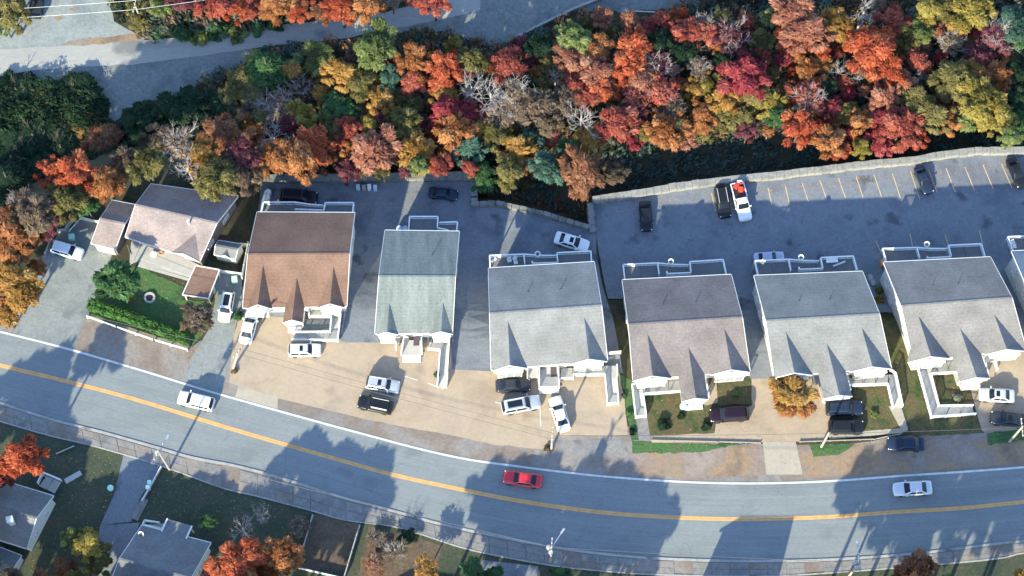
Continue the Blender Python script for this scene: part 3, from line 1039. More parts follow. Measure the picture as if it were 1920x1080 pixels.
def gablet(root, Q, eave, rise, apex, front, corner, mat, vext=0.0, name='gable_roof'):
    """small cross gable: apex = where its ridge meets the main slope, front = ridge end, corner = foot of the right hand valley (photo points)"""
    RL, RR, FR, FL = Q
    du, dv = (FR - FL), (FL - RL)

    def uv(p):
        # invert the bilinear patch by a few steps
        u, v = .5, .8
        for _ in range(12):
            q = bil(Q, u, v, 0)
            e = Vector((p.x - q.x, p.y - q.y, 0))
            a = bil(Q, u + .01, v, 0) - q
            b = bil(Q, u, v + .01, 0) - q
            det = a.x * b.y - a.y * b.x
            u += .01 * (e.x * b.y - e.y * b.x) / det
            v += .01 * (a.x * e.y - a.y * e.x) / det
        return u, v
    z = eave + rise * .6
    for _ in range(8):
        ua, va = uv(W(*apex, z))
        z = eave + rise * (1 - va) * 2
    zg = z
    uf, vf = uv(W(*front, zg))
    uc, vc = uv(W(*corner, eave))
    hw = abs(uc - (uf + ua) / 2)
    uk = (ua + uf) / 2
    vend = 1.0 + .012 + vext
    A = bil(Q, uk, va - .012, zg + .01)
    F = bil(Q, uk, vend, zg + .01)
    L1, R1 = bil(Q, uk - hw, 1.0, eave + .012), bil(Q, uk + hw, 1.0, eave + .012)
    L2, R2 = bil(Q, uk - hw, vend, eave + .012), bil(Q, uk + hw, vend, eave + .012)
    dn = Vector((0, 0, -.16))
    m = MB()
    P = [A, F, L1, L2, R1, R2]
    vs = P + [p + dn for p in P]
    fs = [(0, 2, 3, 1), (0, 1, 5, 4), (6, 7, 9, 8), (6, 10, 11, 7), (1, 3, 9, 7), (1, 7, 11, 5), (2, 8, 9, 3), (4, 5, 11, 10)]
    m.add(vs, fs)
    g = obj(name, m, mat, root)
    t = MB()
    fw = (F - A).normalized() * .05
    for s in (L2, R2):
        t.beam(F + fw + Vector((0, 0, -.08)), s + fw + Vector((0, 0, -.08)), .08, .24)
    obj('fascia', t, M['trim'], g)
    # white gable face
    vw = vend - .03
    f = MB()
    a, b, c = bil(Q, uk - hw * .92, vw, eave - .2), bil(Q, uk + hw * .92, vw, eave - .2), bil(Q, uk, vw, zg - .16)
    back = (A - F).normalized() * .12
    f.add([a, b, c, a + back, b + back, c + back], [(0, 1, 2), (5, 4, 3), (0, 3, 4, 1), (1, 4, 5, 2), (2, 5, 3, 0)])
    obj('gable_wall', f, M['white'], root)
    return uk, hw, vend, zg


def bay(root, Q, uk, hw, eave, z0=.3, depth=.75):
    """white bay window under a gable, with its own little sloped top"""
    q0, q1 = bil(Q, uk - hw * .78, .97, 0), bil(Q, uk + hw * .78, .97, 0)
    f0, f1 = bil(Q, uk - hw * .72, .985 + depth / 13, 0), bil(Q, uk + hw * .72, .985 + depth / 13, 0)
    m = MB()
    m.prism([(p.x, p.y) for p in (q0, q1, f1, f0)][::-1], z0 + .5, eave - .35)
    o = obj('bay_window', m, M['white'], root)
    n = (f0 - q0).normalized()
    nn = Vector((f1 - f0)).normalized()
    nrm = Vector((nn.y, -nn.x, 0))
    g = MB()
    for t in (.04, .37, .7):
        a, b = f0.lerp(f1, t) + nrm * .02, f0.lerp(f1, t + .26) + nrm * .02
        g.poly([(a.x, a.y, z0 + .8), (b.x, b.y, z0 + .8), (b.x, b.y, eave - .6), (a.x, a.y, eave - .6)])
    obj('pane', g, M['reflection_tone'], o)
    c = MB()
    mid = (q0 + q1 + f0 + f1) / 4
    ex = [mid + (p - mid) * 1.1 for p in (q0, q1, f1, f0)]
    c.prism([(p.x, p.y) for p in ex][::-1], eave - .35, eave - .24)
    obj('bay_roof', c, M['trim'], o)


RAILH = .95


def railing(parent, pts, close=False, bal=True):
    """white rail: pts are (px, py, floor z) read at the top of the rail"""
    P = [W(x, y, z + RAILH) for x, y, z in pts]
    m = MB()
    for a, b in zip(P, P[1:]):
        m.beam(a, b, .17, .09)
        lo = Vector((0, 0, -RAILH + .12))
        m.beam(a + lo, b + lo, .07, .07)
        L = (b - a).length
        n = max(1, int(L / 1.5))
        for i in range(n + 1):
            p = a.lerp(b, i / n)
            m.box((p.x, p.y, p.z - RAILH / 2 - .02), (.12, .12, RAILH + .1), math.atan2((b - a).y, (b - a).x))
        if bal:
            k = int(L / .17)
            for i in range(1, k):
                p = a.lerp(b, i / k)
                m.box((p.x, p.y, p.z - RAILH / 2), (.05, .05, RAILH - .12), math.atan2((b - a).y, (b - a).x))
    return obj('railing', m, M['railing'], parent)


def deck_panels(parent, quads, mat, th=.14, joint=2.0):
    """quads: four (px, py, z) read at rail height; each is split across its length into board panels with open joints"""
    for qd in quads:
        P = [Vector((W(x, y, z + RAILH).x, W(x, y, z + RAILH).y, z)) for x, y, z in qd]
        L = ((P[1] - P[0]).length + (P[2] - P[3]).length) / 2
        n = max(1, round(L / joint))
        for i in range(n):
            t0, t1 = i / n + .03 / L, (i + 1) / n - .03 / L
            c = [P[0].lerp(P[1], t0), P[0].lerp(P[1], t1), P[3].lerp(P[2], t1), P[3].lerp(P[2], t0)]
            m = MB()
            vs = c + [p - Vector((0, 0, th)) for p in c]
            m.add(vs, [(0, 1, 2, 3), (7, 6, 5, 4)] + [(k, 4 + k, 4 + (k + 1) % 4, (k + 1) % 4) for k in range(4)])
            obj('deck_panel', m, mat, parent)


def deck(root, name, quads, rails, mat, posts=(), ground=None):
    pr = bpy.data.objects.new(name, None)
    COL.objects.link(pr)
    pr.parent = root
    ORG[pr.name] = ORG[root.name]
    deck_panels(pr, quads, mat)
    for r in rails:
        railing(pr, r)
    for x, y, z in posts:
        p = W(x, y, z + RAILH)
        g = terrain(p.x, p.y)
        m = MB()
        m.box((p.x, p.y, (g + z) / 2 - .1), (.14, .14, max(.2, z - g)))
        obj('post', m, M['deck'], pr)
    return pr


def duplex(label, corners, roof, gab, porch=None, eave=3.4, rise=2.3, z0=-3.6, vents=(), bays=(0, 1), walls=None):
    Q = quad(corners, eave)
    c = (Q[0] + Q[1] + Q[2] + Q[3]) / 4
    root = thing('duplex_house', (c.x, c.y, 0), label, 'house', 'duplex houses along the street')
    rf, A = roof_body(root, Q, eave, rise, M[roof])
    gable_walls(root, Q, eave, rise, z0, .022, .03, walls or M['white'])
    got = []
    for i, g in enumerate(gab):
        got.append(gablet(root, Q, eave, rise, *g, M[roof]))
        if i in bays:
            bay(root, Q, got[-1][0], got[-1][1], eave)
    if porch:
        apex, front, corner, vext = porch
        uk, hw, vend, zg = gablet(root, Q, eave, rise, apex, front, corner, M[roof], vext, 'porch_roof')
        for s in (-1, 1):
            p = bil(Q, uk + s * hw * .8, vend - .035, 0)
            m = MB()
            m.box((p.x, p.y, eave / 2), (.2, .2, eave - .1))
            obj('porch_column', m, M['trim'], root)
        a, b = bil(Q, uk - hw * .85, vend + .004, 0), bil(Q, uk + hw * .85, vend + .004, 0)
        m = MB()
        m.beam(Vector((a.x, a.y, eave - .3)), Vector((b.x, b.y, eave - .3)), .3, .36)
        obj('porch_beam', m, M['trim'], root)
        m = MB()
        q = [bil(Q, uk + s * hw * .85, v, 0) for s, v in ((-1, .98), (1, .98), (1, vend - .02), (-1, vend - .02))]
        m.prism([(p.x, p.y) for p in q][::-1], .02, .5)
        obj('porch_floor', m, M['deck'], root)
        m = MB()
        q = [bil(Q, uk + s * hw * .7, v, 0) for s, v in ((-1, vend - .02), (1, vend - .02), (1, vend + .03), (-1, vend + .03))]
        m.prism([(p.x, p.y) for p in q][::-1], .02, .26)
        obj('porch_step', m, M['trim'], root)
    # doors and windows
    ax = (Q[2] - Q[3]).normalized()
    nf = Vector((ax.y, -ax.x, 0))
    for u in (.42, .6):
        a, b = bil(Q, u, .972, 0), bil(Q, u + .055, .972, 0)
        m = MB()
        m.beam(Vector((a.x, a.y, 1.55)) + nf * .04, Vector((b.x, b.y, 1.55)) + nf * .04, .08, 2.05)
        d = obj('door', m, M['r_slate'] if u < .5 else M['cream'], root)
        m = MB()
        p = a.lerp(b, .85) + nf * .12
        m.box((p.x, p.y, 1.5), (.05, .05, .12))
        obj('handle', m, M['metal'], d)
    for u, nrm in ((.0215, -ax), (.9785, ax)):
        for v in (.2, .42, .66, .82):
            a, b = bil(Q, u, v - .035, 0), bil(Q, u, v + .035, 0)
            window(root, a, b, 1.5, 2.6, nrm)
        for v in (.15, .3):
            a, b = bil(Q, u, v - .035, 0), bil(Q, u, v + .035, 0)
            window(root, a, b, -1.4, -.3, nrm)
    for u in (.15, .32, .68, .85):
        a, b = bil(Q, u - .05, .0285, 0), bil(Q, u + .05, .0285, 0)
        window(root, a, b, .65 if u in (.32, .68) else 1.4, 2.6, -nf)
        window(root, a, b, -1.9, -.6, -nf)
    for (x, y) in vents:
        p = W(x, y, eave + rise * .6)
        m = MB()
        m.tube([(p.x, p.y, eave + rise * .3), (p.x, p.y, eave + rise * .62 + .2)], .07, 8)
        obj('vent_pipe', m, M['black'], rf)
    return root, Q

# ------------------------------------------------------------------ the duplexes, left to right
H2, Q2 = duplex('brown shingled duplex, second house from the left, with three gables', [(482, 398), (665, 399), (650, 574), (455, 577)], 'r_brown',
                [((495, 497), (483, 561), (511, 563)), ((627, 500), (618, 561), (646, 564))], ((557, 521), (547, 600), (571, 572), .15))
deck(H2, 'front_deck', [[(579, 579, .6), (621, 579, .6), (621, 592, .6), (579, 592, .6)], [(621, 579, .6), (640, 578, .6), (634, 622, .45), (620, 622, .45)],
                        [(548, 622, .08), (634, 622, .45), (633, 637, .45), (547, 635, .08)]],
     [[(640, 577, .6), (633, 637, .45), (547, 636, .08)], [(579, 592, .6), (621, 592, .6), (619, 621, .45), (549, 622, .1)], [(579, 580, .6), (579, 592, .6)]], M['deck'])
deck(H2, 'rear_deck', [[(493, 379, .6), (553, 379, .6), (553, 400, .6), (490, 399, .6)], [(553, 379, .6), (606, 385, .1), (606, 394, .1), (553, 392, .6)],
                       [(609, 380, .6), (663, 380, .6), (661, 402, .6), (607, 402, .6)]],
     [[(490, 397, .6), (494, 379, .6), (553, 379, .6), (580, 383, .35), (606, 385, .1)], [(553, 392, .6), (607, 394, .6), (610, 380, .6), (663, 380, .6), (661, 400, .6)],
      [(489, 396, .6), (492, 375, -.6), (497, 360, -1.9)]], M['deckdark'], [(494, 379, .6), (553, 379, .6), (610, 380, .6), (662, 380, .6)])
H3, Q3 = duplex('narrow duplex with grey green roof and open front stairs', [(722, 432), (861, 434), (848, 624), (703, 625)], 'r_green',
                [((730, 568), (726, 621), (746, 622)), ((831, 567), (827, 621), (849, 620))], vents=[(811, 476)])
deck(H3, 'front_deck', [[(758, 634, .9), (790, 634, .9), (790, 662, .9), (753, 662, .9)], [(804, 638, .6), (842, 640, .6), (840, 652, .6), (803, 652, .6)],
                        [(825, 652, .6), (841, 652, .6), (837, 724, .08), (820, 723, .08)]],
     [[(757, 632, .9), (752, 662, .9)], [(790, 633, .9), (791, 661, .9)], [(803, 653, .6), (825, 655, .6), (820, 722, .1)], [(843, 636, .6), (842, 642, .6), (837, 723, .1)],
      [(742, 640, .7), (742, 653, .5)]], M['deck'])
m = MB()
for k in range(4):
    a, b = W(754, 664 + k * 3.4, .95), W(789, 664 + k * 3.4, .95)
    m.beam(Vector((a.x, a.y, .74 - k * .2)), Vector((b.x, b.y, .74 - k * .2)), .32, .1)
st = obj('front_stairs', m, M['trim'], H3)
m = MB()
q = [W(x, y, .93) for x, y in ((776, 632), (787, 632), (786, 648), (775, 648))]
m.prism([(p.x, p.y) for p in q][::-1], .9, .93)
obj('door_mat', m, M['mat'], H3)
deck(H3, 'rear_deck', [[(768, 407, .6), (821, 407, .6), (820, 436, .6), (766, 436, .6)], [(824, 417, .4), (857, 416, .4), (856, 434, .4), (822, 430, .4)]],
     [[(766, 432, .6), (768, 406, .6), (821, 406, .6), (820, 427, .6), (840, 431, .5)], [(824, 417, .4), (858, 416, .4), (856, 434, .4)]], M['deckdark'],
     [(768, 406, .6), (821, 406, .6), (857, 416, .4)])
H4, Q4 = duplex('pale grey roofed duplex with two gables and L shaped ramp', [(916, 503), (1114, 491), (1139, 675), (921, 693)], 'r_pale',
                [((952, 603), (956, 677), (987, 681)), ((1096, 595), (1103, 665), (1137, 669))], vents=[(990, 546), (1052, 541)])
deck(H4, 'front_deck', [[(988, 688, .6), (1009, 687, .6), (1009, 704, .6), (988, 706, .6)], [(1012, 686, .9), (1047, 684, .9), (1048, 722, .9), (1012, 724, .9)],
                        [(1051, 687, .6), (1074, 686, .6), (1074, 708, .6), (1051, 709, .6)], [(1074, 686, .6), (1135, 683, .6), (1134, 701, .6), (1074, 703, .6)],
                        [(1135, 682, .6), (1157, 682, .6), (1158, 706, .6), (1135, 704, .6)], [(1135, 704, .6), (1156, 706, .6), (1160, 755, .1), (1139, 757, .1)]],
     [[(1011, 688, .9), (1011, 726, .9), (1048, 725, .9), (1047, 686, .9)], [(1051, 709, .6), (1075, 708, .6), (1075, 701, .6), (1134, 701, .6), (1139, 756, .1), (1160, 755, .1), (1156, 708, .6), (1158, 703, .6), (1157, 683, .6)],
      [(989, 689, .6), (989, 706, .6)], [(1007, 688, .6), (1007, 704, .6)]], M['deck'])
m = MB()
q = [W(x, y, .93) for x, y in ((1032, 686), (1043, 685), (1044, 706), (1033, 707))]
m.prism([(p.x, p.y) for p in q][::-1], .9, .93)
obj('door_mat', m, M['mat'], H4)
m = MB()
for k in range(3):
    a, b = W(1011, 727 + k * 3.2, .95), W(1048, 726 + k * 3.2, .95)
    m.beam(Vector((a.x, a.y, .7 - k * .22)), Vector((b.x, b.y, .7 - k * .22)), .3, .1)
obj('front_stairs', m, M['trim'], H4)


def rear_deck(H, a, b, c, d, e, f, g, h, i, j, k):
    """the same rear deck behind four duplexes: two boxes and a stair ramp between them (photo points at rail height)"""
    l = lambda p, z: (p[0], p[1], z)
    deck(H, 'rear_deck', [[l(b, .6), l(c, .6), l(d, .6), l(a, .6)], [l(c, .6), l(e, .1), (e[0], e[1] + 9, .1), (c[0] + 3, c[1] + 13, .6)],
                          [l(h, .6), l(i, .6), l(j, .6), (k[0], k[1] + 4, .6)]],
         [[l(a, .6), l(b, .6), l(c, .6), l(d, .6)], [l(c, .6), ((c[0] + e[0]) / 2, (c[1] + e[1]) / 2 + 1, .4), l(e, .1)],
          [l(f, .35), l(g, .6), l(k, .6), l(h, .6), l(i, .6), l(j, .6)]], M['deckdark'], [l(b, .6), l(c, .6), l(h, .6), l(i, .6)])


rear_deck(H4, (919, 501), (918, 479), (982, 476.5), (984, 495), (1042, 479), (997.5, 490), (999, 493.5), (1044, 474), (1108, 470.5), (1109, 490), (1046, 492))
H5, Q5 = duplex('duplex with mauve grey roof and lawn framed by its ramp', [(1167, 525), (1371, 515), (1406, 695), (1187, 712)], 'r_mauve',
                [((1214, 627), (1223, 699), (1257, 702)), ((1357, 617), (1372, 691), (1405, 693))], ((1291, 652), (1303, 736), (1321, 702), .24), vents=[(1243, 569), (1305, 565)])
deck(H5, 'front_deck', [[(1196, 713, .6), (1207, 712, .6), (1207, 738, .6), (1186, 722, .6)], [(1207, 710, .6), (1278, 704, .6), (1279, 732, .6), (1207, 738, .6)],
                        [(1185, 722, .6), (1207, 738, .6), (1212, 779, .1), (1192, 781, .1)]],
     [[(1196, 713, .6), (1195, 718, .6), (1185, 720, .6), (1192, 781, .1), (1212, 779, .1), (1206, 738, .6), (1280, 732, .6)], [(1345, 702, .6), (1405, 700, .6)], [(1323, 702, .5), (1329, 743, .3)]], M['deck'])
rear_deck(H5, (1171.5, 524), (1168.6, 496), (1233, 493), (1236, 513.5), (1290.6, 496.4), (1250, 509), (1251.7, 513), (1293.5, 490.6), (1356, 486.6), (1361.7, 513), (1295.8, 511))
H6, Q6 = duplex('grey roofed duplex behind the small orange tree', [(1414, 517), (1617, 509), (1671, 689), (1452, 706)], 'r_grey',
                [((1474, 622), (1487, 691), (1521, 695)), ((1615, 614), (1635, 683), (1669, 686))], ((1551, 645), (1570, 728), (1585, 694), .24), vents=[(1498, 564), (1556, 561)])
deck(H6, 'front_deck', [[(1523, 700, .6), (1543, 698, .6), (1545, 716, .6), (1525, 718, .6)], [(1594, 705, .6), (1668, 699, .6), (1667, 719, .6), (1596, 722, .6)],
                        [(1668, 699, .6), (1680, 698, .6), (1693, 760, .1), (1675, 763, .1), ][:4]],
     [[(1595, 721, .6), (1665, 719, .6), (1675, 763, .1)], [(1671, 692, .6), (1680, 699, .6), (1693, 760, .1)], [(1524, 700, .6), (1528, 718, .6)], [(1541, 698, .6), (1545, 714, .6)], [(1588, 699, .5), (1595, 730, .3)]], M['deck'])
rear_deck(H6, (1421.5, 515), (1415.5, 489), (1478.5, 486), (1483, 506), (1535, 489), (1498, 501), (1499, 505), (1539, 483), (1600, 480), (1607, 505), (1543, 503))
H7, Q7 = duplex('taupe grey roofed duplex near the right edge with square fenced lawn', [(1657, 492), (1857, 482), (1924, 655), (1713, 676)], 'r_taupe',
                [((1722, 592), (1744, 664), (1778, 666)), ((1865, 590), (1887, 655), (1920, 658))], ((1802, 617), (1827, 700), (1840, 665), .24), vents=[(1749, 534), (1797, 531)])
deck(H7, 'front_deck', [[(1718, 677, .6), (1804, 668, .6), (1806, 696, .6), (1746, 700, .6)], [(1719, 678, .6), (1746, 700, .6), (1761, 760, .4), (1747, 780, .4)],
                        [(1761, 760, .4), (1826, 759, .08), (1830, 775, .08), (1747, 780, .4)]],
     [[(1716, 674, .6), (1719, 679, .6), (1747, 781, .4), (1830, 775, .08)], [(1806, 696, .6), (1746, 700, .6), (1761, 760, .4), (1825, 759, .08)], [(1846, 668, .5), (1853, 700, .3)], [(1862, 664, .6), (1871, 692, .5)]], M['deck'])
rear_deck(H7, (1662, 491), (1655, 466), (1719, 464), (1724.5, 483), (1775, 466), (1739, 481), (1739, 483.5), (1778.5, 460), (1840, 457), (1847, 480), (1784, 481))
H8, Q8 = duplex('blue grey roofed duplex cut off by the right edge', [(1897, 471), (2098, 462), (2170, 633), (1953, 652)], 'r_blue',
                [((1962, 572), (1982, 640), (2016, 643))], bays=(0,))
deck(H8, 'rear_deck', [[(1890, 444, .6), (1955, 441, .6), (1962, 470, .6), (1899, 470, .6)]],
     [[(1899, 469, .6), (1890, 444, .6), (1955, 441, .6), (1961, 462, .6)]], M['deckdark'], [(1890, 444, .6)])


# ------------------------------------------------------------------ other buildings
def chimney(root, parent, px, py, z0, z1, s, mat):
    p = W(px, py, z1)
    m = MB()
    m.box((p.x, p.y, (z0 + z1) / 2), (s, s, z1 - z0), .25)
    m.box((p.x, p.y, z1 + .05), (s * 1.2, s * 1.2, .1), .25)
    m.box((p.x, p.y, z1 + .12), (s * .5, s * .5, .08), .25)
    return obj('chimney', m, mat, parent)


def simple_house(name, label, cat, corners, eave, rise, roof, wall, z0=-.5, wins=True):
    Q = quad(corners, eave)
    c = (Q[0] + Q[1] + Q[2] + Q[3]) / 4
    root = thing(name, (c.x, c.y, 0), label, cat)
    rf, A = roof_body(root, Q, eave, rise, roof)
    gable_walls(root, Q, eave, rise, z0, .03, .04, wall)
    if wins:
        ax = (Q[2] - Q[3]).normalized()
        nf = Vector((ax.y, -ax.x, 0))
        for u in (.2, .5, .8):
            window(root, bil(Q, u - .05, .961, 0), bil(Q, u + .05, .961, 0), 1.2, 2.2, nf)
            window(root, bil(Q, u - .05, .039, 0), bil(Q, u + .05, .039, 0), 1.2, 2.2, -nf)
        for u, s in ((.0295, -1), (.9705, 1)):
            for v in (.3, .7):
                window(root, bil(Q, u, v - .07, 0), bil(Q, u, v + .07, 0), 1.2, 2.2, ax * s)
    return root, rf, Q


B1, B1r, B1Q = simple_house('bungalow', 'mauve and beige roofed bungalow at the left behind a green lawn', 'house', [(283, 345), (446, 368), (375, 489), (235, 444)], 3.2, 2.2, M['r_bung'], M['shade_brown_siding'], -3)
# lower left wing with garage
LW = quad([(211, 376), (258, 385), (216, 467), (171, 456)], 3.0)
roof_body(B1, LW, 3.0, 1.35, M['r_bung'], 'wing_roof')
gable_walls(B1, LW, 3.0, 1.35, -1.5, .04, .03, M['shade_brown_siding'])
a, b = bil(LW, .12, .98, 0), bil(LW, .88, .98, 0)
m = MB()
nrm = Vector(((b - a).y, -(b - a).x, 0)).normalized()
for k in range(4):
    z = .35 + k * .58
    m.beam(Vector((a.x, a.y, z)) + nrm * .06, Vector((b.x, b.y, z)) + nrm * .06, .06, .55)
obj('garage_door', m, M['cream'], B1)
gablet(B1, B1Q, 3.2, 2.2, (366, 437), (341, 484), (374, 489), M['r_bung'])
m = MB()
p = W(353, 416, 5.9)
m.tube([(p.x, p.y, 5.0), (p.x, p.y, 6.1)], .12, 8)
m.tube([(p.x, p.y, 6.1), (p.x, p.y, 6.25)], .2, 8)
obj('flue', m, M['trim'], B1r)
bd = bpy.data.objects.new('front_deck', None)
COL.objects.link(bd)
bd.parent = B1
ORG[bd.name] = ORG[B1.name]
deck_panels(bd, [[(262, 482, .45), (302, 460, .45), (372, 492, .45), (362, 517, .45)], [(243, 450, .55), (302, 460, .55), (262, 482, .55), (240, 492, .55)]], M['deck'], joint=1.2)
m = MB()
for k in range(3):
    a, b = W(262 - k * 2, 486 + k * 5, .3), W(364 - k * 2, 513 + k * 6, .3)
    m.beam(Vector((a.x, a.y, .34 - k * .12)), Vector((b.x, b.y, .34 - k * .12)), .4, .07)
obj('deck_step', m, M['deck'], bd)
m = MB()
for k in range(4):
    a, b = W(239 + k * 3.2, 460 + k * 1, .5), W(244 + k * 3.2, 476 + k * 1, .5)
    m.beam(Vector((a.x, a.y, .62 - k * .1)), Vector((b.x, b.y, .62 - k * .1)), .16, .07)
obj('side_step', m, M['r_slate'], bd)
a = W(288, 477, .9)
t = thing('garden_table', (a.x, a.y, .45), 'white oval garden table with orange rim on the bungalow deck', 'table')
m = MB()
m.lathe((a.x, a.y, .45), [(.48, .5), (.5, .53), (.46, .56), (0, .56)], 16)
obj('tabletop', m, M['trim'], t)
m = MB()
m.tube([(a.x, a.y, .45), (a.x, a.y, .95)], .06, 8)
m.lathe((a.x, a.y, .45), [(.3, .0), (.28, .05), (0, .06)], 12)
obj('table_leg', m, M['metal'], t)
p = W(302, 475, .6)
m = MB()
m.lathe((p.x, p.y, .45), [(.2, 0), (.26, .4), (.24, .4), (.2, .3), (0, .3)], 12)
tag(obj('flower_pot', m, M['orange']), 'orange plant pot beside the white table on bungalow deck', 'pot')

# carport roof by the bungalow
cq = quad([(367, 498), (412, 506), (391, 560), (342, 553)], 2.6)
cc = (cq[0] + cq[1] + cq[2] + cq[3]) / 4
t = thing('carport', (cc.x, cc.y, 0), 'flat brown roofed open carport between bungalow lawn and driveway', 'carport')
m = MB()
m.prism([(p.x, p.y) for p in cq][::-1], 2.5, 2.62)
obj('roof', m, M['r_brown'], t)
for i in range(4):
    m = MB()
    m.beam(cq[i] + Vector((0, 0, .02)), cq[(i + 1) % 4] + Vector((0, 0, .02)), .14, .2)
    obj('edge_trim', m, M['trim'], t)
    p = cc.lerp(cq[i], .9)
    m = MB()
    m.box((p.x, p.y, 1.25), (.14, .14, 2.5))
    obj('post', m, M['trim'], t)
# shed
SH, SHr, SHQ = simple_house('garden_shed', 'small white garden shed with grey roof beside the bungalow', 'shed', [(410, 451), (454, 458), (441, 485), (402, 477)], 2.3, 1.0, M['r_slate'], M['white'], -.5, False)
gablet(SH, SHQ, 2.3, 1.0, (425, 467), (421, 481), (431, 483), M['r_slate'])
a, b = bil(SHQ, .38, .97, 0), bil(SHQ, .62, .97, 0)
m = MB()
m.beam(Vector((a.x, a.y, .95)), Vector((b.x, b.y, .95)), .06, 1.9)
obj('door', m, M['trim'], SH)

# lower side of the street
A1, A1r, A1Q = simple_house('house', 'slate roofed house with white chimney at the lower left corner', 'house', [(-22, 893), (100, 930), (50, 1028), (-70, 990)], 3.6, 2.4, M['r_slate'], M['white'])
da = bpy.data.objects.new('porch_deck', None)
COL.objects.link(da)
da.parent = A1
ORG[da.name] = ORG[A1.name]
deck_panels(da, [[(84, 889, .9), (112, 901, .9), (100, 922, .9), (70, 908, .9)]], M['deck'], joint=1.0)
railing(da, [(70, 905, .9), (80, 885, .9), (113, 899, .9)])
chimney(A1, A1r, 18, 974, 4.6, 6.9, .7, M['trim'])
A2, A2r, A2Q = simple_house('house', 'slate roofed house with projecting front at the bottom', 'house', [(266, 985), (395, 1018), (330, 1165), (195, 1125)], 3.6, 2.6, M['r_slate'], M['white'])
PQ = quad([(314, 973), (360, 986), (340, 1030), (294, 1016)], 3.7)
m = MB()
m.prism([(p.x, p.y) for p in PQ][::-1], 3.55, 3.78)
obj('porch_roof', m, M['r_slate'], A2)
for k in (0, 1):
    m = MB()
    e, f = (PQ[3].lerp(PQ[0], .45), PQ[0]) if k == 0 else (PQ[2].lerp(PQ[1], .45), PQ[1])
    m.beam(e + Vector((0, 0, .02)), f + Vector((0, 0, .02)), .2, .24)
    obj('porch_fascia', m, M['trim'], A2)
for k in (0, 1):
    m = MB()
    p = PQ[k].lerp(PQ[2 + k], .06)
    m.box((p.x, p.y, 1.8), (.16, .16, 3.5))
    obj('porch_column', m, M['trim'], A2)
dp = bpy.data.objects.new('front_deck', None)
COL.objects.link(dp)
dp.parent = A2
ORG[dp.name] = ORG[A2.name]
deck_panels(dp, [[(268, 982, .8), (309, 978, .8), (302, 992, .8), (264, 992, .8)]], M['deck'])
railing(dp, [(264, 990, .8), (271, 975, .8), (298, 979, .8)])
railing(dp, [(272, 984, .8), (304, 991, .8), (314, 972, .8)])
A3, A3r, A3Q = simple_house('outbuilding', 'low grey roofed outbuilding at the extreme lower left corner', 'outbuilding', [(-30, 1015), (40, 1042), (20, 1085), (-50, 1060)], 2.5, .9, M['r_slate'], M['pale_siding'], wins=False)
A4, A4r, A4Q = simple_house('house', 'house below the bottom edge opposite the mauve roofed duplex', 'house', [(1300, 1108), (1402, 1108), (1402, 1235), (1300, 1235)], 4.6, 3.0, M['r_slate'], M['white'])
A5, A5r, A5Q = simple_house('house', 'house below the bottom edge opposite the pale roofed duplex', 'house', [(690, 1180), (830, 1200), (810, 1320), (670, 1300)], 3.8, 2.6, M['r_slate'], M['white'])


# ------------------------------------------------------------------ fences, hedges, poles, cables
def fence(label, pts, h, mat, name='fence', board=.9, cat='fence', ground=True, z=None):
    P = [G(x, y) if z is None else W(x, y, z) for x, y in pts]
    c = P[0]
    root = thing(name, tuple(c), label, cat)
    for a, b in zip(P, P[1:]):
        L = (b - a).length
        n = max(1, round(L / 1.9))
        for i in range(n):
            s, e = a.lerp(b, i / n), a.lerp(b, (i + 1) / n)
            d = (e - s).normalized() * .07
            m = MB()
            m.beam(s + d + Vector((0, 0, h * .52)), e - d + Vector((0, 0, h * .52)), .05, h * board)
            m.beam(s + d + Vector((0, 0, h)), e - d + Vector((0, 0, h)), .13, .06)
            obj('panel', m, mat, root)
        for i in range(n + 1):
            s = a.lerp(b, i / n)
            m = MB()
            m.box((s.x, s.y, s.z + h / 2 + .03), (.13, .13, h + .12), math.atan2((b - a).y, (b - a).x))
            obj('post', m, mat, root)
    return root


def rail_fence(label, pts, h, mat):
    P = [G(x, y) for x, y in pts]
    root = thing('rail_fence', tuple(P[0]), label, 'fence')
    for a, b in zip(P, P[1:]):
        n = max(1, round((b - a).length / 2.2))
        for zz in (h, h * .5):
            m = MB()
            m.beam(a + Vector((0, 0, zz)), b + Vector((0, 0, zz)), .13, .09)
            obj('rail', m, mat, root)
        for i in range(n + 1):
            s = a.lerp(b, i / n)
            m = MB()
            m.box((s.x, s.y, s.z + h / 2), (.16, .16, h + .15))
            obj('post', m, mat, root)
    return root


rail_fence('white two rail fence below the clipped garden hedge', [(165, 596), (220, 616), (290, 640), (352, 658)], .9, M['trim'])
fence('cream panel fence closing the back of the left driveway', [(152, 412), (192, 421)], 1.1, M['cream'])
fence('grey board fence stepping down left of the bungalow driveway', [(141, 412), (124, 435), (110, 437)], 1.3, M['fencegrey'])
fence('low grey board fence along the left driveway edge', [(102, 443), (86, 478)], .9, M['fencegrey'])
fence('white fence line between the shed yard and brown duplex', [(467, 460), (455, 524)], 1.4, M['trim'])
fence('white cross fence right of the carport roof', [(413, 512), (454, 518)], 1.3, M['trim'])
fence('cream fence stub above the garden shed', [(453, 462), (466, 464)], 1.3, M['cream'])
fence('pale timber edging left of the dark bare plot', [(587, 968), (558, 1066)], .9, M['fencegrey'])
fence('pale timber edging right of the dark bare plot', [(675, 988), (646, 1085)], 1.1, M['fencegrey'])
fence('white low fence along the bottom of the bare plot', [(558, 1066), (645, 1086)], .8, M['trim'])
fence('slim white fence beside the lower left lawn', [(303, 878), (268, 940)], .8, M['trim'])
fence('low white curb fence above the thin verge grass', [(1222, 826), (1345, 829), (1425, 831)], .22, M['tan2'], 'low_wall', cat='low wall')
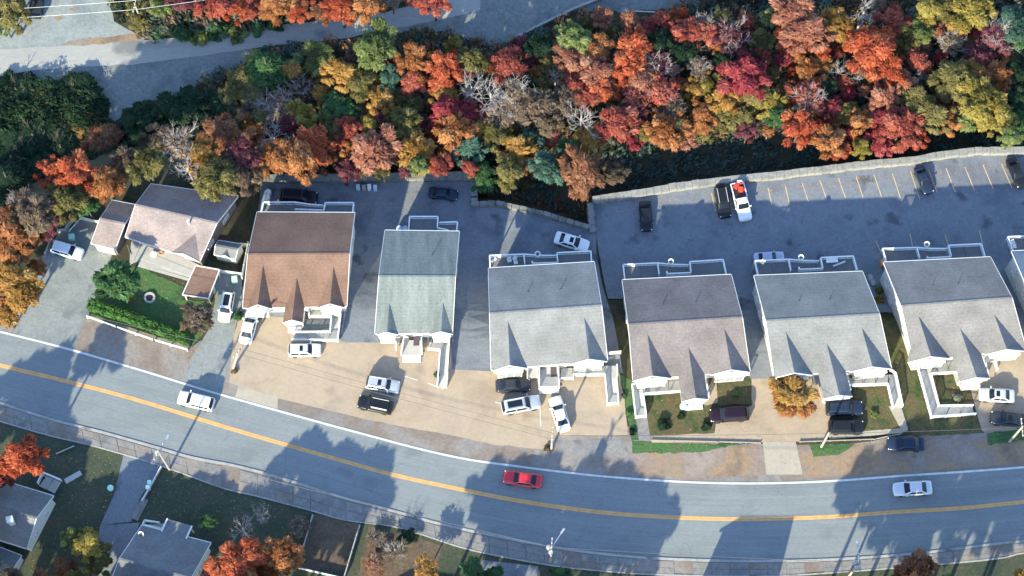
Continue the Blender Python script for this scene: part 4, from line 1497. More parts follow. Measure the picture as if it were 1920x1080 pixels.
fence('low pale curb wall right of the small orange tree forecourt', [(1500, 829), (1640, 824), (1690, 814)], .22, M['tan2'], 'low_wall', cat='low wall')
fence('white fence gate between pale and mauve duplexes', [(1141, 665), (1163, 663)], 1.2, M['trim'], 'side_gate', cat='gate')
fence('grey wooden porch steps rail near the slate house drive', [(82, 893), (112, 905)], .7, M['fencegrey'])
# kerb wall by the gravel area, bent pipe rail
P = [W(x, y, WOOD_Z) for x, y in curve([(934, 92), (960, 76), (1017, 47), (1073, 20), (1120, 1), (1150, -12)], 3)]
m = MB()
for a, b in zip(P, P[1:]):
    m.beam(a + Vector((0, 0, .3)), b + Vector((0, 0, .3)), .35, .6)
tag(obj('kerb_wall', m, M['kerb']), 'low pale concrete kerb wall curving beside the grey gravel area', 'low wall')
P = [W(x, y, WOOD_Z + 1.0) for x, y in ((1189, 40), (1183, 30), (1190, 21), (1216, 22), (1244, 24))]
t = thing('pipe_rail', (P[2].x, P[2].y, WOOD_Z), 'bent white pipe rail on the dim gravel at the top', 'railing')
m = MB()
m.tube(P, .09, 6)
obj('rail', m, M['trim'], t)
for p in (P[0], P[2], P[4]):
    m = MB()
    m.tube([(p.x, p.y, WOOD_Z), (p.x, p.y, WOOD_Z + .98)], .06, 6)
    obj('post', m, M['trim'], t)

POLES = {}


def pole(key, px, py, label, h=9.5, arm=None, transformer=0, lamp=None, base=None, lean=(0, 0)):
    b = G(px, py) if base is None else W(px, py, base)
    root = thing('utility_pole', tuple(b), label, 'utility pole', 'utility poles carrying cables')
    top = b + Vector((lean[0], lean[1], h))
    m = MB()
    m.tube([b, b.lerp(top, .5), top], [.17, .145, .11], 10)
    obj('pole', m, M['wood'], root)
    if arm is not None:
        d = Vector((math.cos(arm), math.sin(arm), 0))
        m = MB()
        q = top + Vector((0, 0, -.5))
        m.beam(q - d * 1.2, q + d * 1.2, .12, .14)
        o = obj('crossarm', m, M['wood'], root)
        m = MB()
        for s in (-1.1, -.5, .5, 1.1):
            p = q + d * s
            m.lathe((p.x, p.y, p.z + .07), [(.05, 0), (.07, .06), (.05, .12), (.07, .17), (0, .2)], 8)
        obj('insulator', m, M['trim'], o)
    for k in range(transformer):
        a = 2.6 + k * 1.9
        p = top + Vector((math.cos(a) * .42, math.sin(a) * .42, -2.3))
        m = MB()
        m.lathe((p.x, p.y, p.z), [(.27, 0), (.3, .05), (.3, .95), (.25, 1.02), (0, 1.05)], 14)
        o = obj('transformer', m, M['metal'], root)
        m = MB()
        for s in (-.1, .1):
            m.lathe((p.x + s, p.y, p.z + 1.02), [(.04, 0), (.05, .1), (0, .2)], 6)
        obj('bushing', m, M['trim'], o)
    if lamp:
        dx, dy = lamp
        q = top + Vector((0, 0, -1.2))
        e = q + Vector((dx, dy, .5))
        m = MB()
        m.tube([q, q + Vector((dx * .5, dy * .5, .4)), e], .045, 6)
        o = obj('lamp_arm', m, M['metal'], root)
        d = Vector((dx, dy, 0)).normalized()
        m = MB()
        m.beam(e, e + d * .75, .26, .15)
        obj('lamp_head', m, M['metal'], o)
    POLES[key] = top
    return root


pole('a', 270, 54, 'pole by the green shrubs above the lane, carrying pale cables', 8.5, arm=1.4, base=WOOD_Z)
pole('b', 437, 692, 'pole at the left corner of the tan forecourt', 8.0, lean=(1.7, .3), arm=.9)
pole('c', 1034, 842, 'pole at the kerb below the nosed in white sedan', 7.5, arm=1.5)
pole('d', 1540, 838, 'slim pole on the small green tuft by the dirt verge', 7.5)
pole('e', 1893, 828, 'pole on grass strip at the right edge', 8.0, arm=1.6)
pole('f', 318, 880, 'tall pole with crossarm where lower left driveway meets pavement', 10.0, arm=1.1, transformer=1, lamp=(.8, 1.6))
pole('g', 1032, 1052, 'transformer pole at the bottom middle with street lamp arm', 9.5, arm=1.5, transformer=2, lamp=(1.2, 1.8))
pole('h', 1592, 1080, 'transformer pole at the bottom right with street lamp arm', 9.5, arm=1.6, transformer=2, lamp=(-.1, 2.0))
pole('i', -160, 540, 'pole outside the left edge carrying the street cable', 8.0)
pole('j', 2080, 815, 'pole outside the right edge carrying the street cable', 8.0)
pole('k', -260, 84, 'pole outside the left edge carrying the lane cables', 8.5, base=WOOD_Z)
pole('l', 900, -42, 'pole outside the top edge carrying the lane cables', 8.5, base=WOOD_Z)


def cable(k0, k1, label, dz=-.3, sag=.5, side=0.0, mat='wire', r=.028):
    a, b = POLES[k0].copy(), POLES[k1].copy()
    a.z += dz
    b.z += dz
    d = (b - a).normalized()
    s = Vector((-d.y, d.x, 0)) * side
    a, b = a + s, b + s
    pts = [a.lerp(b, t) - Vector((0, 0, sag * 4 * t * (1 - t))) for t in [i / 14 for i in range(15)]]
    m = MB()
    m.tube(pts, r, 5)
    tag(obj('cable', m, M[mat]), label, 'cable')


cable('i', 'b', 'dark cable crossing the left driveway to the forecourt pole')
cable('b', 'c', 'upper dark cable above the wide tan forecourt', -.3, .55, .3)
cable('b', 'c', 'lower dark cable above the wide tan forecourt', -1.0, .6, -.3)
cable('c', 'd', 'dark cable above the low curb of mauve duplex')
cable('d', 'e', 'dark cable above the parked dark blue sedan')
cable('e', 'j', 'dark cable leaving the picture at the right edge')
cable('k', 'a', 'upper pale cable over the top left gravel yard', -.4, .5, .6, 'palewire')
cable('k', 'a', 'lower pale cable over the top left gravel yard', -.4, .5, -.8, 'palewire')
cable('a', 'l', 'upper pale cable above the red trees at top', -.4, .5, .6, 'palewire')
cable('a', 'l', 'lower pale cable above the red trees at top', -.4, .5, -.8, 'palewire')
cable('f', 'g', 'long dark cable above the pavement left of bottom middle pole', -.4, .8)
cable('g', 'h', 'long dark cable above the pavement between bottom transformer poles', -.4, .8)


# ------------------------------------------------------------------ small things lying about
def lathe_thing(name, px, py, prof, mat, label, cat, group=None, dz=0.0, n=14, z=None):
    p = G(px, py, dz) if z is None else W(px, py, z)
    m = MB()
    m.lathe(tuple(p), prof, n)
    return tag(obj(name, m, mat, shade=False), label, cat, group)


TANK = [(.42, 0), (.45, .1), (.45, 1.05), (.36, 1.22), (.15, 1.3), (0, 1.32)]
for (x, y), w in zip(((504, 365), (502, 374), (501, 383)), ('uppermost', 'middle', 'lowest')):
    lathe_thing('storage_tank', x, y, TANK, M['tank'], w + ' of three white domed tanks behind brown roofed duplex', 'tank', 'white domed tanks')
BAR = [(.38, 0), (.4, .1), (.4, .95), (.33, 1.05), (.3, 1.0), (0, 1.0)]
for (x, y), w in zip(((749, 432), (760, 432), (747, 441), (758, 441)), ('upper left', 'upper right', 'lower left', 'lower right')):
    lathe_thing('barrel', x, y, BAR, M['bluetank'], w + ' of four pale blue barrels behind the green roofed duplex', 'barrel', 'pale blue barrels')


def box_bin(px, py, mat, label, s=(.6, .7, 1.05), rz=.1, group=None):
    p = G(px, py)
    t = thing('wheelie_bin', tuple(p), label, 'bin', group)
    m = MB()
    m.box((p.x, p.y, p.z + s[2] / 2), s, rz)
    obj('body', m, mat, t, bevel=.04)
    m = MB()
    m.box((p.x, p.y, p.z + s[2] + .05), (s[0] * 1.08, s[1] * 1.08, .09), rz)
    obj('lid', m, mat, t, bevel=.03)
    m = MB()
    m.tube([(p.x - s[0] * .4, p.y + s[1] * .45, p.z + .1), (p.x + s[0] * .4, p.y + s[1] * .45, p.z + .1)], .1, 8)
    obj('wheel', m, M['black'], t)


box_bin(136, 447, M['mint'], 'mint green bin behind the white vehicle on the left driveway', (.75, .75, .8))
box_bin(441, 527, M['mint'], 'mint green bin above the white vehicle with dark roof panel', (.7, .8, .9))
box_bin(672, 354, M['bluetank'], 'leftmost of four small bins along the grey block wall', (.5, .6, .9))
box_bin(683, 355, M['metal'], 'second of four small bins along the grey block wall', (.5, .6, .9))
box_bin(693, 354, M['tank'], 'whitest of four small bins along the grey block wall', (.5, .6, 1.0))
box_bin(704, 355, M['bluetank'], 'rightmost of four small bins along the grey block wall', (.5, .6, .9))
box_bin(1654, 496, M['orange'], 'orange box at the rear corner of the taupe roofed duplex', (.6, .8, .9))
box_bin(282, 907, M['mint'], 'upper pale bin along the white fence of lower left driveway', (.5, .5, .9))
box_bin(279, 916, M['tank'], 'lower white bin along the white fence of lower left driveway', (.5, .5, .9))
lathe_thing('water_butt', 1281, 763, [(.45, 0), (.5, .5), (.45, .75), (.3, .82), (0, .8)], M['mint'], 'round mint green tub at the corner of mauve roofed porch', 'tub')
lathe_thing('water_butt', 208, 916, [(.38, 0), (.42, .4), (.38, .6), (.2, .66), (0, .64)], M['mint'], 'round mint green tub on the lower left lawn edge', 'tub')
# fire pit
p = G(281, 559)
t = thing('fire_pit', tuple(p), 'round stone fire pit on the bungalow lawn', 'fire pit')
for k in range(12):
    a0, a1 = 2 * math.pi * k / 12, 2 * math.pi * (k + .93) / 12
    m = MB()
    m.prism([(p.x + r * math.cos(a), p.y + r * math.sin(a)) for r, a in ((.5, a0), (.78, a0), (.78, a1), (.5, a1))], 0, .3 + .02 * (k % 3))
    obj('stone', m, M['stone'], t)
m = MB()
m.lathe((p.x, p.y, 0), [(.5, .05), (.3, .08), (0, .1)], 14)
obj('ash', m, M['ash'], t)


def dish(px, py, z, label):
    p = W(px, py, z)
    t = thing('satellite_dish', tuple(p), label, 'satellite dish', 'satellite dishes')
    R = Vector((-.2, -.45, .87)).to_track_quat('Z', 'Y').to_matrix()
    prof = [(0, -.12), (.14, -.1), (.25, -.05), (.33, .03), (.36, .04), (.36, .0), (.26, -.1), (0, -.16)]
    for nm, pr, mt in (('rim', [(.24, -.055), (.33, .0), (.4, .03), (.41, -.02), (.3, -.1)], M['trim']), ('bowl', [(0, -.12), (.14, -.1), (.245, -.05)], M['r_slate'])):
        m = MB()
        m.lathe((0, 0, 0), pr, 16)
        m.v = [tuple(R @ Vector(v) + p) for v in m.v]
        obj(nm, m, mt, t)
    m = MB()
    f = R @ Vector((0, 0, .3)) + p
    m.tube([R @ Vector((.0, -.38, 0)) + p, f], .02, 5)
    m.tube([p + R @ Vector((0, 0, -.13)), p + Vector((0, -.1, -.7))], .035, 6)
    m.box(tuple(f), (.1, .1, .1))
    obj('feed_arm', m, M['black'], t)


dish(1008, 476, 1.9, 'dish on the rear rail of the pale grey roofed duplex')
dish(1258, 490.5, 1.9, 'dish on the rear rail of the mauve roofed duplex')
dish(1502, 482.5, 1.9, 'dish on the rear rail of duplex behind the orange tree')
dish(1738, 458, 1.9, 'dish on the rear rail of the taupe roofed duplex')
dish(264, 1002, 4.4, 'dish on the eave of the projecting front house at the bottom')


def chair(px, py, z, rz, label):
    p = W(px, py, z + .4)
    t = thing('garden_chair', (p.x, p.y, z), label, 'chair', 'white chairs on rear decks')
    t.rotation_euler = (0, 0, rz)
    def part(nm, *boxes):
        m = MB()
        for c, s in boxes:
            m.box(c, s)
        me = m.mesh(nm)
        o = bpy.data.objects.new(nm, me)
        me.materials.append(M['tank'])
        COL.objects.link(o)
        o.parent = t
    part('seat', ((0, 0, .42), (.5, .5, .06)))
    part('backrest', ((0, .25, .68), (.5, .06, .5)))
    part('armrest', ((-.27, 0, .62), (.06, .5, .05)))
    part('armrest', ((.27, 0, .62), (.06, .5, .05)))
    for sx in (-.22, .22):
        for sy in (-.22, .22):
            part('leg', ((sx, sy, .2), (.05, .05, .4)))


chair(955, 488, .6, .3, 'left of three white chairs grouped on the pale duplex rear deck')
chair(965, 484, .6, -2.2, 'upper of three white chairs grouped on the pale duplex rear deck')
chair(967, 492, .6, 1.7, 'lower of three white chairs grouped on the pale duplex rear deck')
chair(1430, 492, .6, .9, 'white chair on rear deck behind the pale lilac car')
chair(1898, 455, .6, .4, 'upper white chair on the deck at the right edge')
chair(1902, 462, .6, 1.6, 'lower white chair on the deck at the right edge')


def bar_thing(name, a, b, z, w, h, mat, label, cat):
    p, q = W(*a, z), W(*b, z)
    m = MB()
    m.beam(p, q, w, h)
    return tag(obj(name, m, mat, bevel=.03), label, cat)


bar_thing('bench', (1562, 499), (1585, 490), 1.0, .25, .12, M['trim'], 'white bench plank lying across the deck of grey duplex', 'bench')
t = bar_thing('table', (1549, 488), (1571, 486.5), 1.3, .75, .06, M['tank'], 'pale table at the rail of the grey duplex rear deck', 'table')
bar_thing('cushion_roll', (922, 492), (930, 484), .85, .35, .3, M['tank'], 'rolled white cover at the left end of pale duplex deck', 'cover')
bar_thing('timber_offcut', (149, 434), (165, 429), .15, .22, .14, M['cream'], 'pale timber offcut lying on the left driveway', 'timber')
bar_thing('long_pole', (157, 402), (129, 434), 1.5, .12, .12, M['trim'], 'long white pole leaning over the grey board fence', 'pole')
bar_thing('garden_slab', (122, 903), (152, 886), .12, .7, .14, M['stone'], 'grey stone slab lying on the lower left lawn', 'slab')
bar_thing('garden_slab', (252, 974), (272, 935), .12, 1.0, .14, M['pave'], 'pale slab walk beside the lower left driveway', 'slab')
bar_thing('edging_board', (105, 851), (139, 836), .2, .12, .3, M['fencegrey'], 'grey edging board near the lower left red tree', 'edging')
bar_thing('stone_step', (1628, 521), (1636, 519), -2.4, .8, .3, M['kerb'], 'upper grey step behind the right corner of grey duplex', 'step')
bar_thing('stone_step', (1633, 531), (1641, 529), -2.4, .8, .3, M['kerb'], 'lower grey step behind the right corner of grey duplex', 'step')

# ------------------------------------------------------------------ vehicles (x forward, origin on the ground under the middle)
PAINT = {}


def paint(key, col, rough=.28, metal=0.0):
    if key not in PAINT:
        d = max(col) < .08
        PAINT[key] = plain('paint_' + key, col, rough, metal, .25 if d else .5, 0, .12 if d else .5)
    return PAINT[key]


SPEC = {  # length, width, stations (x share of length, half width share, side top z, middle z), cabin base/roof
    'sedan': dict(L=4.75, Wd=1.84, belt=.95, roof=1.45,
                  st=[(-.5, .74, .62, .64), (-.485, .86, .84, .86), (-.45, .94, .97, 1.0), (-.33, .99, .98, 1.03), (-.1, 1.0, .96, .98), (.12, 1.0, .95, .97), (.22, .99, .93, .98),
                      (.36, .97, .84, .92), (.45, .91, .74, .82), (.485, .8, .62, .7), (.5, .62, .5, .55)],
                  cb=(-.355, .225), cr=(-.2, .07), wr=.7, wb=.9),
    'suv': dict(L=4.7, Wd=1.9, belt=1.08, roof=1.7,
                st=[(-.5, .78, .7, .72), (-.49, .9, .98, 1.0), (-.46, .96, 1.08, 1.1), (-.3, 1.0, 1.09, 1.1), (-.05, 1.0, 1.08, 1.09), (.14, 1.0, 1.06, 1.08), (.23, .99, 1.03, 1.09),
                    (.37, .97, .96, 1.04), (.45, .93, .88, .95), (.485, .84, .74, .8), (.5, .68, .56, .6)],
                cb=(-.475, .235), cr=(-.41, .1), wr=.76, wb=.93),
    'pickup': dict(L=5.6, Wd=1.98, belt=1.12, roof=1.82,
                   st=[(-.5, .9, .98, .98), (-.495, .97, 1.08, 1.08), (-.3, 1.0, 1.1, 1.1), (-.02, 1.0, 1.1, 1.1), (.14, 1.0, 1.1, 1.12), (.23, .99, 1.08, 1.14),
                       (.36, .98, 1.03, 1.1), (.45, .95, .96, 1.02), (.485, .87, .8, .86), (.5, .74, .6, .64)],
                   cb=(-.085, .215), cr=(-.06, .1), wr=.76, wb=.92),
}
CARM = {}


def car_meshes(kind):
    if kind in CARM:
        return CARM[kind]
    s = SPEC[kind]
    L, Wd = s['L'], s['Wd']
    st = []
    for a, b in zip(s['st'], s['st'][1:]):
        for k in range(2):
            st.append(tuple(lerp(a[i], b[i], k / 2) for i in range(4)))
    st.append(s['st'][-1])
    m = MB()
    rows = []
    for x, w, zs, zm in st:
        h = Wd / 2 * w
        half = [(h * .9, .22), (h * .985, .4), (h, .62 * zs / .95 if zs > .6 else zs * .7), (h * .985, zs - .09), (h * .93, zs - .02), (h * .75, zs + (zm - zs) * .6), (h * .36, zm), (0, zm)]
        prof = [(-y, z) for y, z in half] + [(y, z) for y, z in reversed(half[:-1])]
        rows.append([(x * L, y, z) for y, z in prof])
    n = len(rows[0])
    vs = [v for r in rows for v in r]
    fs = [(i * n + k, i * n + k + 1, (i + 1) * n + k + 1, (i + 1) * n + k) for i in range(len(rows) - 1) for k in range(n - 1)]
    fs += [tuple(reversed(range(n))), tuple(range((len(rows) - 1) * n, len(rows) * n))]
    fs += [((i + 1) * n, i * n, i * n + n - 1, (i + 1) * n + n - 1) for i in range(len(rows) - 1)]
    m.add(vs, fs)
    out = {'body': m.mesh('car_body_' + kind, shade=True)}
    if kind == 'pickup':
        b = MB()
        b.box((-.29 * L, 0, 1.118), (.4 * L, Wd * .84, .02))
        out['bed'] = b.mesh('car_bed')
        b = MB()
        for y in (-1, 1):
            b.beam((-.495 * L, y * Wd * .46, 1.2), (-.09 * L, y * Wd * .46, 1.2), .14, .26)
        b.beam((-.492 * L, -Wd * .46, 1.2), (-.492 * L, Wd * .46, 1.2), .1, .26)
        out['bed_side'] = b.mesh('car_bed_side')
    # cabin: rounded frustum
    (b0, b1), (r0, r1) = [(x0 * L, x1 * L) for x0, x1 in (s['cb'], s['cr'])]
    wb, wr, zb, zr = Wd / 2 * s['wb'], Wd / 2 * s['wr'], s['belt'] - .03, s['roof']

    def ring(t):
        e = t ** 1.0
        x0, x1, w = lerp(b0, r0, e), lerp(b1, r1, e), lerp(wb, wr, e)
        return x0, x1, w, lerp(zb, zr, t)
    m = MB()
    rows = []
    for t, ins in ((0, 0), (.5, 0), (.88, 0), (1.0, .07), (1.03, .22)):
        x0, x1, w, z = ring(min(t, 1))
        if t > .88:
            z = zr + (t - 1) * .9
        x0, x1, w = x0 + ins, x1 - ins, w - ins
        c = .16
        pts = []
        for sx, sy, px_, py_ in ((1, -1, x1, -w), (1, 1, x1, w), (-1, 1, x0, w), (-1, -1, x0, -w)):
            a = (px_ - sx * c, py_, z)
            bb = (px_ - sx * .03, py_ - sy * c, z)
            pts += [a, bb] if (sx, sy) in ((1, -1), (-1, 1)) else [bb, a]
        rows.append(pts)
    # bow the front and back edges
    for r in rows:
        pass
    n = 8
    vs = [v for r in rows for v in r]
    fs = [(i * n + k, i * n + (k + 1) % n, (i + 1) * n + (k + 1) % n, (i + 1) * n + k) for i in range(len(rows) - 1) for k in range(n)]
    fs.append(tuple(range((len(rows) - 1) * n, len(rows) * n)))
    m.add(vs, fs)
    out['cabin'] = m.mesh('car_cabin_' + kind, shade=False)

    def glass_end(xb, xr, sgn):
        g = MB()
        o = sgn * .022
        P = []
        for t, mg in ((.1, .09), (.9, .1)):
            x = lerp(xb, xr, t) + o
            w = lerp(wb, wr, t) - mg
            P.append([(x + sgn * (.0 if abs(k) == 1 else .035) - (sgn * .02 if abs(k) == 1 else 0), k * w, lerp(zb, zr, t) + .012) for k in (-1, -.5, 0, .5, 1)])
        vs_ = P[0] + P[1]
        g.add(vs_, [(k, k + 1, 6 + k, 5 + k) for k in range(4)])
        return g.mesh('car_glass')
    out['windshield'] = glass_end(b1, r1, 1)
    out['rear_window'] = glass_end(b0, r0, -1)
    for sd, key in ((-1, 'side_r'), (1, 'side_l')):
        g = MB()
        ta, tb = .14, .84
        def pt(f, t):
            x0, x1, w, z = ring(t)
            return (lerp(x0 + .16, x1 - .16, f), sd * (w + .012), z)
        for f0, f1 in ((.02, .47), (.51, .98)):
            g.add([pt(f0, ta), pt(f1, ta), pt(f1, tb), pt(f0, tb)], [(0, 1, 2, 3)])
        out[key] = g.mesh('car_side_glass')
    g = MB()
    xa = lerp(r0, r1, .56)
    g.box((xa + .2, 0, zr + .03), (.5, wr * 1.15, .02))
    out['sunroof'] = g.mesh('car_sunroof')
    g = MB()
    g.box((lerp(r0, r1, .52), 0, zr + .03), ((r1 - r0) * .72, wr * 1.2, .02))
    out['panorama'] = g.mesh('car_panorama')
    w = MB()
    w.lathe((0, 0, 0), [(.2, -.1), (.33, -.1), (.345, -.06), (.345, .06), (.33, .1), (.2, .1)], 18)
    out['tyre'] = w.mesh('car_tyre')
    w = MB()
    w.lathe((0, 0, 0), [(.2, -.085), (.2, .085), (.05, .1), (0, .1)], 12)
    out['rim'] = w.mesh('car_rim')
    g = MB()
    g.box((0, 0, 0), (.14, .3, .12))
    out['lamp'] = g.mesh('car_lamp')
    g = MB()
    g.box((0, 0, 0), (.16, .24, .16))
    g.box((-.02, -.1, -.04), (.06, .2, .05))
    out['mirror'] = g.mesh('car_mirror')
    g = MB()
    g.beam((r0 + .15, 0, 0), (r1 - .05, 0, 0), .05, .06)
    out['rail'] = g.mesh('car_roof_rail')
    g = MB()
    g.beam((0, -Wd * .36, 0), (0, Wd * .36, 0), .08, .12)
    out['grille'] = g.mesh('car_grille')
    CARM[kind] = out
    return out


def car(kind, name, rear, front, col, label, sunroof=None, rails=None, z=None, scale=1.0, roofcol=None, load=None, cat='car'):
    s = SPEC[kind]
    k = car_meshes(kind)
    L, Wd = s['L'], s['Wd']
    a, b = G(rear[0], rear[1], .7), G(front[0], front[1], .7)
    c = (a + b) / 2
    g = terrain(c.x, c.y)
    root = thing(name, (c.x, c.y, g + .03), label, cat, 'vehicles parked and driving')
    root.rotation_euler = (0, 0, math.atan2(b.y - a.y, b.x - a.x))
    fl = (b - a).length
    sc = max(.86, min(1.12, fl / L)) * scale
    root.scale = (sc, min(sc, 1.02), min(sc, 1.02))
    p = PAINT[col]
    put('body', k['body'], [p], root)
    cab = put('cabin', k['cabin'], [roofcol or p], root)
    put('windshield', k['windshield'], [M['cglass']], root)
    put('rear_window', k['rear_window'], [M['cglass']], root)
    put('side_window', k['side_l'], [M['cglass']], root)
    put('side_window', k['side_r'], [M['cglass']], root)
    if sunroof:
        put('sunroof', k[sunroof], [M['cglass']], root)
    if rails:
        for y in (-1, 1):
            put('roof_rail', k['rail'], [rails], root, (0, y * Wd / 2 * s['wr'] * .86, s['roof'] + .05))
    for x in (-.29, .31):
        for y in (-1, 1):
            w = put('wheel', k['tyre'], [M['tyre']], root, (x * L, y * (Wd / 2 - .09), .345), (-math.pi / 2 * y, 0, 0))
            put('rim', k['rim'], [M['chrome']], w, (0, 0, 0))
    zf, zb = s['st'][-3][2], s['st'][1][2]
    for y in (-1, 1):
        put('headlight', k['lamp'], [M['lampglass']], root, (.452 * L, y * Wd * .345, zf - .06), (0, .35, -y * .35))
        put('taillight', k['lamp'], [M['tail']], root, (-.482 * L, y * Wd * .36, zb - .08), (0, -.1, y * .25))
        put('mirror', k['mirror'], [p], root, (lerp(s['cb'][1], s['cr'][1], .25) * L - .05, y * (Wd / 2 + .06), s['belt'] + .06), (0, 0, 0), (1, y, 1))
    put('grille', k['grille'], [M['black']], root, (.488 * L, 0, .55))
    if kind == 'pickup':
        put('bed', k['bed'], [M['black']], root)
        put('bed_side', k['bed_side'], [p], root)
    if load:
        ld = thing('cargo_load', (c.x, c.y, g), load, 'cargo')
        ld.rotation_euler = root.rotation_euler
        r = random.Random(5)
        for i in range(7):
            m = MB()
            m.box((0, 0, 0), (.3 + r.random() * .5, .3 + r.random() * .4, .3 + r.random() * .35))
            o = bpy.data.objects.new('crate', m.mesh('cargo_crate'))
            o.data.materials.append(M['redload'] if i < 5 else M['tank'])
            COL.objects.link(o)
            o.parent = ld
            o.location = (-.34 * L + r.uniform(-.75, .45), r.uniform(-.5, .5), 1.38 + r.random() * .15)
            o.rotation_euler = (r.uniform(-.3, .3), r.uniform(-.3, .3), r.random() * 3)
    return root


for kx, cx, mt in (('white', (.8, .8, .79), 0), ('silver', (.5, .53, .56), .35), ('pale', (.58, .6, .63), .2), ('black', (.014, .016, .02), 0), ('navy', (.02, .032, .06), .1), ('maroon', (.022, .012, .02), .1),
                   ('red', (.5, .025, .035), 0), ('charcoal', (.035, .04, .048), .1), ('lilac', (.46, .46, .6), .1), ('ice', (.68, .75, .82), 0)):
    paint(kx, cx, .25, mt)

car('suv', 'parked_car', (97, 461), (155, 478), 'ice', 'white utility vehicle on the left driveway beside the grey fence')
car('suv', 'parked_car', (430, 546), (419, 603), 'white', 'white vehicle with long dark roof panel nose down by the carport', 'panorama', M['trim'])
car('sedan', 'parked_car', (459, 644), (475, 581), 'white', 'white sedan nosed up to the wall of the brown roofed duplex')
car('suv', 'parked_car', (540, 657), (602, 656), 'white', 'white vehicle with small sunroof below the wooden ramp', 'sunroof', M['black'])
car('suv', 'parked_car', (686, 716), (749, 727), 'silver', 'silver estate with sunroof above the black one on tan forecourt', 'sunroof', M['trim'])
car('suv', 'parked_car', (736, 766), (671, 752), 'black', 'black vehicle with pale roof bars below the silver estate', None, M['trim'])
car('suv', 'driving_car', (401, 760), (334, 744), 'white', 'white vehicle driving on the street near the narrow driveway')
car('sedan', 'parked_car', (929, 724), (995, 721), 'charcoal', 'dark grey sedan tight below the white bay of pale duplex')
car('suv', 'parked_car', (939, 766), (1014, 752), 'silver', 'silver estate with long dark roof panel below dark grey sedan', 'panorama', M['trim'])
car('sedan', 'parked_car', (1059, 809), (1039, 743), 'white', 'white sedan nosed in alone on the forecourt of pale duplex')
car('sedan', 'parked_car', (1040, 444), (1104, 463), 'white', 'white sedan with sunroof in the shaded lot behind pale duplex', 'sunroof')
car('suv', 'parked_car', (1404, 775), (1330, 780), 'maroon', 'dark maroon vehicle beside the small lawn of mauve duplex')
car('suv', 'parked_car', (1548, 766), (1618, 765), 'navy', 'upper of two black vehicles under the grey duplex porch')
car('suv', 'parked_car', (1553, 801), (1620, 801), 'black', 'lower of two black vehicles under the grey duplex porch')
car('sedan', 'parked_car', (1733, 833), (1663, 832), 'navy', 'dark blue sedan parked on the brown dirt verge')
car('sedan', 'driving_car', (1748, 914), (1674, 918), 'pale', 'silver sedan driving on the street at the right')
car('sedan', 'driving_car', (1017, 904), (943, 893), 'red', 'bright red sedan driving on the shaded street')
car('sedan', 'parked_car', (1903, 743), (1835, 739), 'pale', 'silver sedan with sunroof on the right edge forecourt', 'sunroof')
car('sedan', 'parked_car', (1925, 790), (1857, 782), 'charcoal', 'dark grey sedan with sunroof at the right edge', 'sunroof')
car('sedan', 'parked_car', (1209, 377), (1213, 433), 'black', 'black sedan alone near the left end of the long lot')
car('suv', 'parked_car', (1350, 350), (1361, 408), 'black', 'black vehicle with pale roof bars left of the white pickup', None, M['trim'])
car('pickup', 'pickup_truck', (1381, 345), (1399, 413), 'white', 'white pickup with a red load in its bed by the wall', cat='pickup', load='red and white load heaped in the white pickup bed')
car('sedan', 'parked_car', (1722, 312), (1743, 362), 'navy', 'dark sedan in the marked bays by the curved wall')
car('sedan', 'parked_car', (1895, 296), (1918, 350), 'black', 'black sedan in the last marked bay at right edge')
car('suv', 'parked_car', (522, 366), (598, 372), 'black', 'black vehicle in deep shade behind the brown roofed duplex')
car('sedan', 'parked_car', (804, 360), (858, 366), 'navy', 'dark sedan in the corner of the straight block wall')
car('sedan', 'parked_car', (1413, 485), (1471, 481), 'lilac', 'pale lilac sedan half hidden behind the rear deck rail')
car('pickup', 'pickup_truck', (65, 33), (75, -30), 'navy', 'dark blue pickup on the top left gravel yard', cat='pickup')


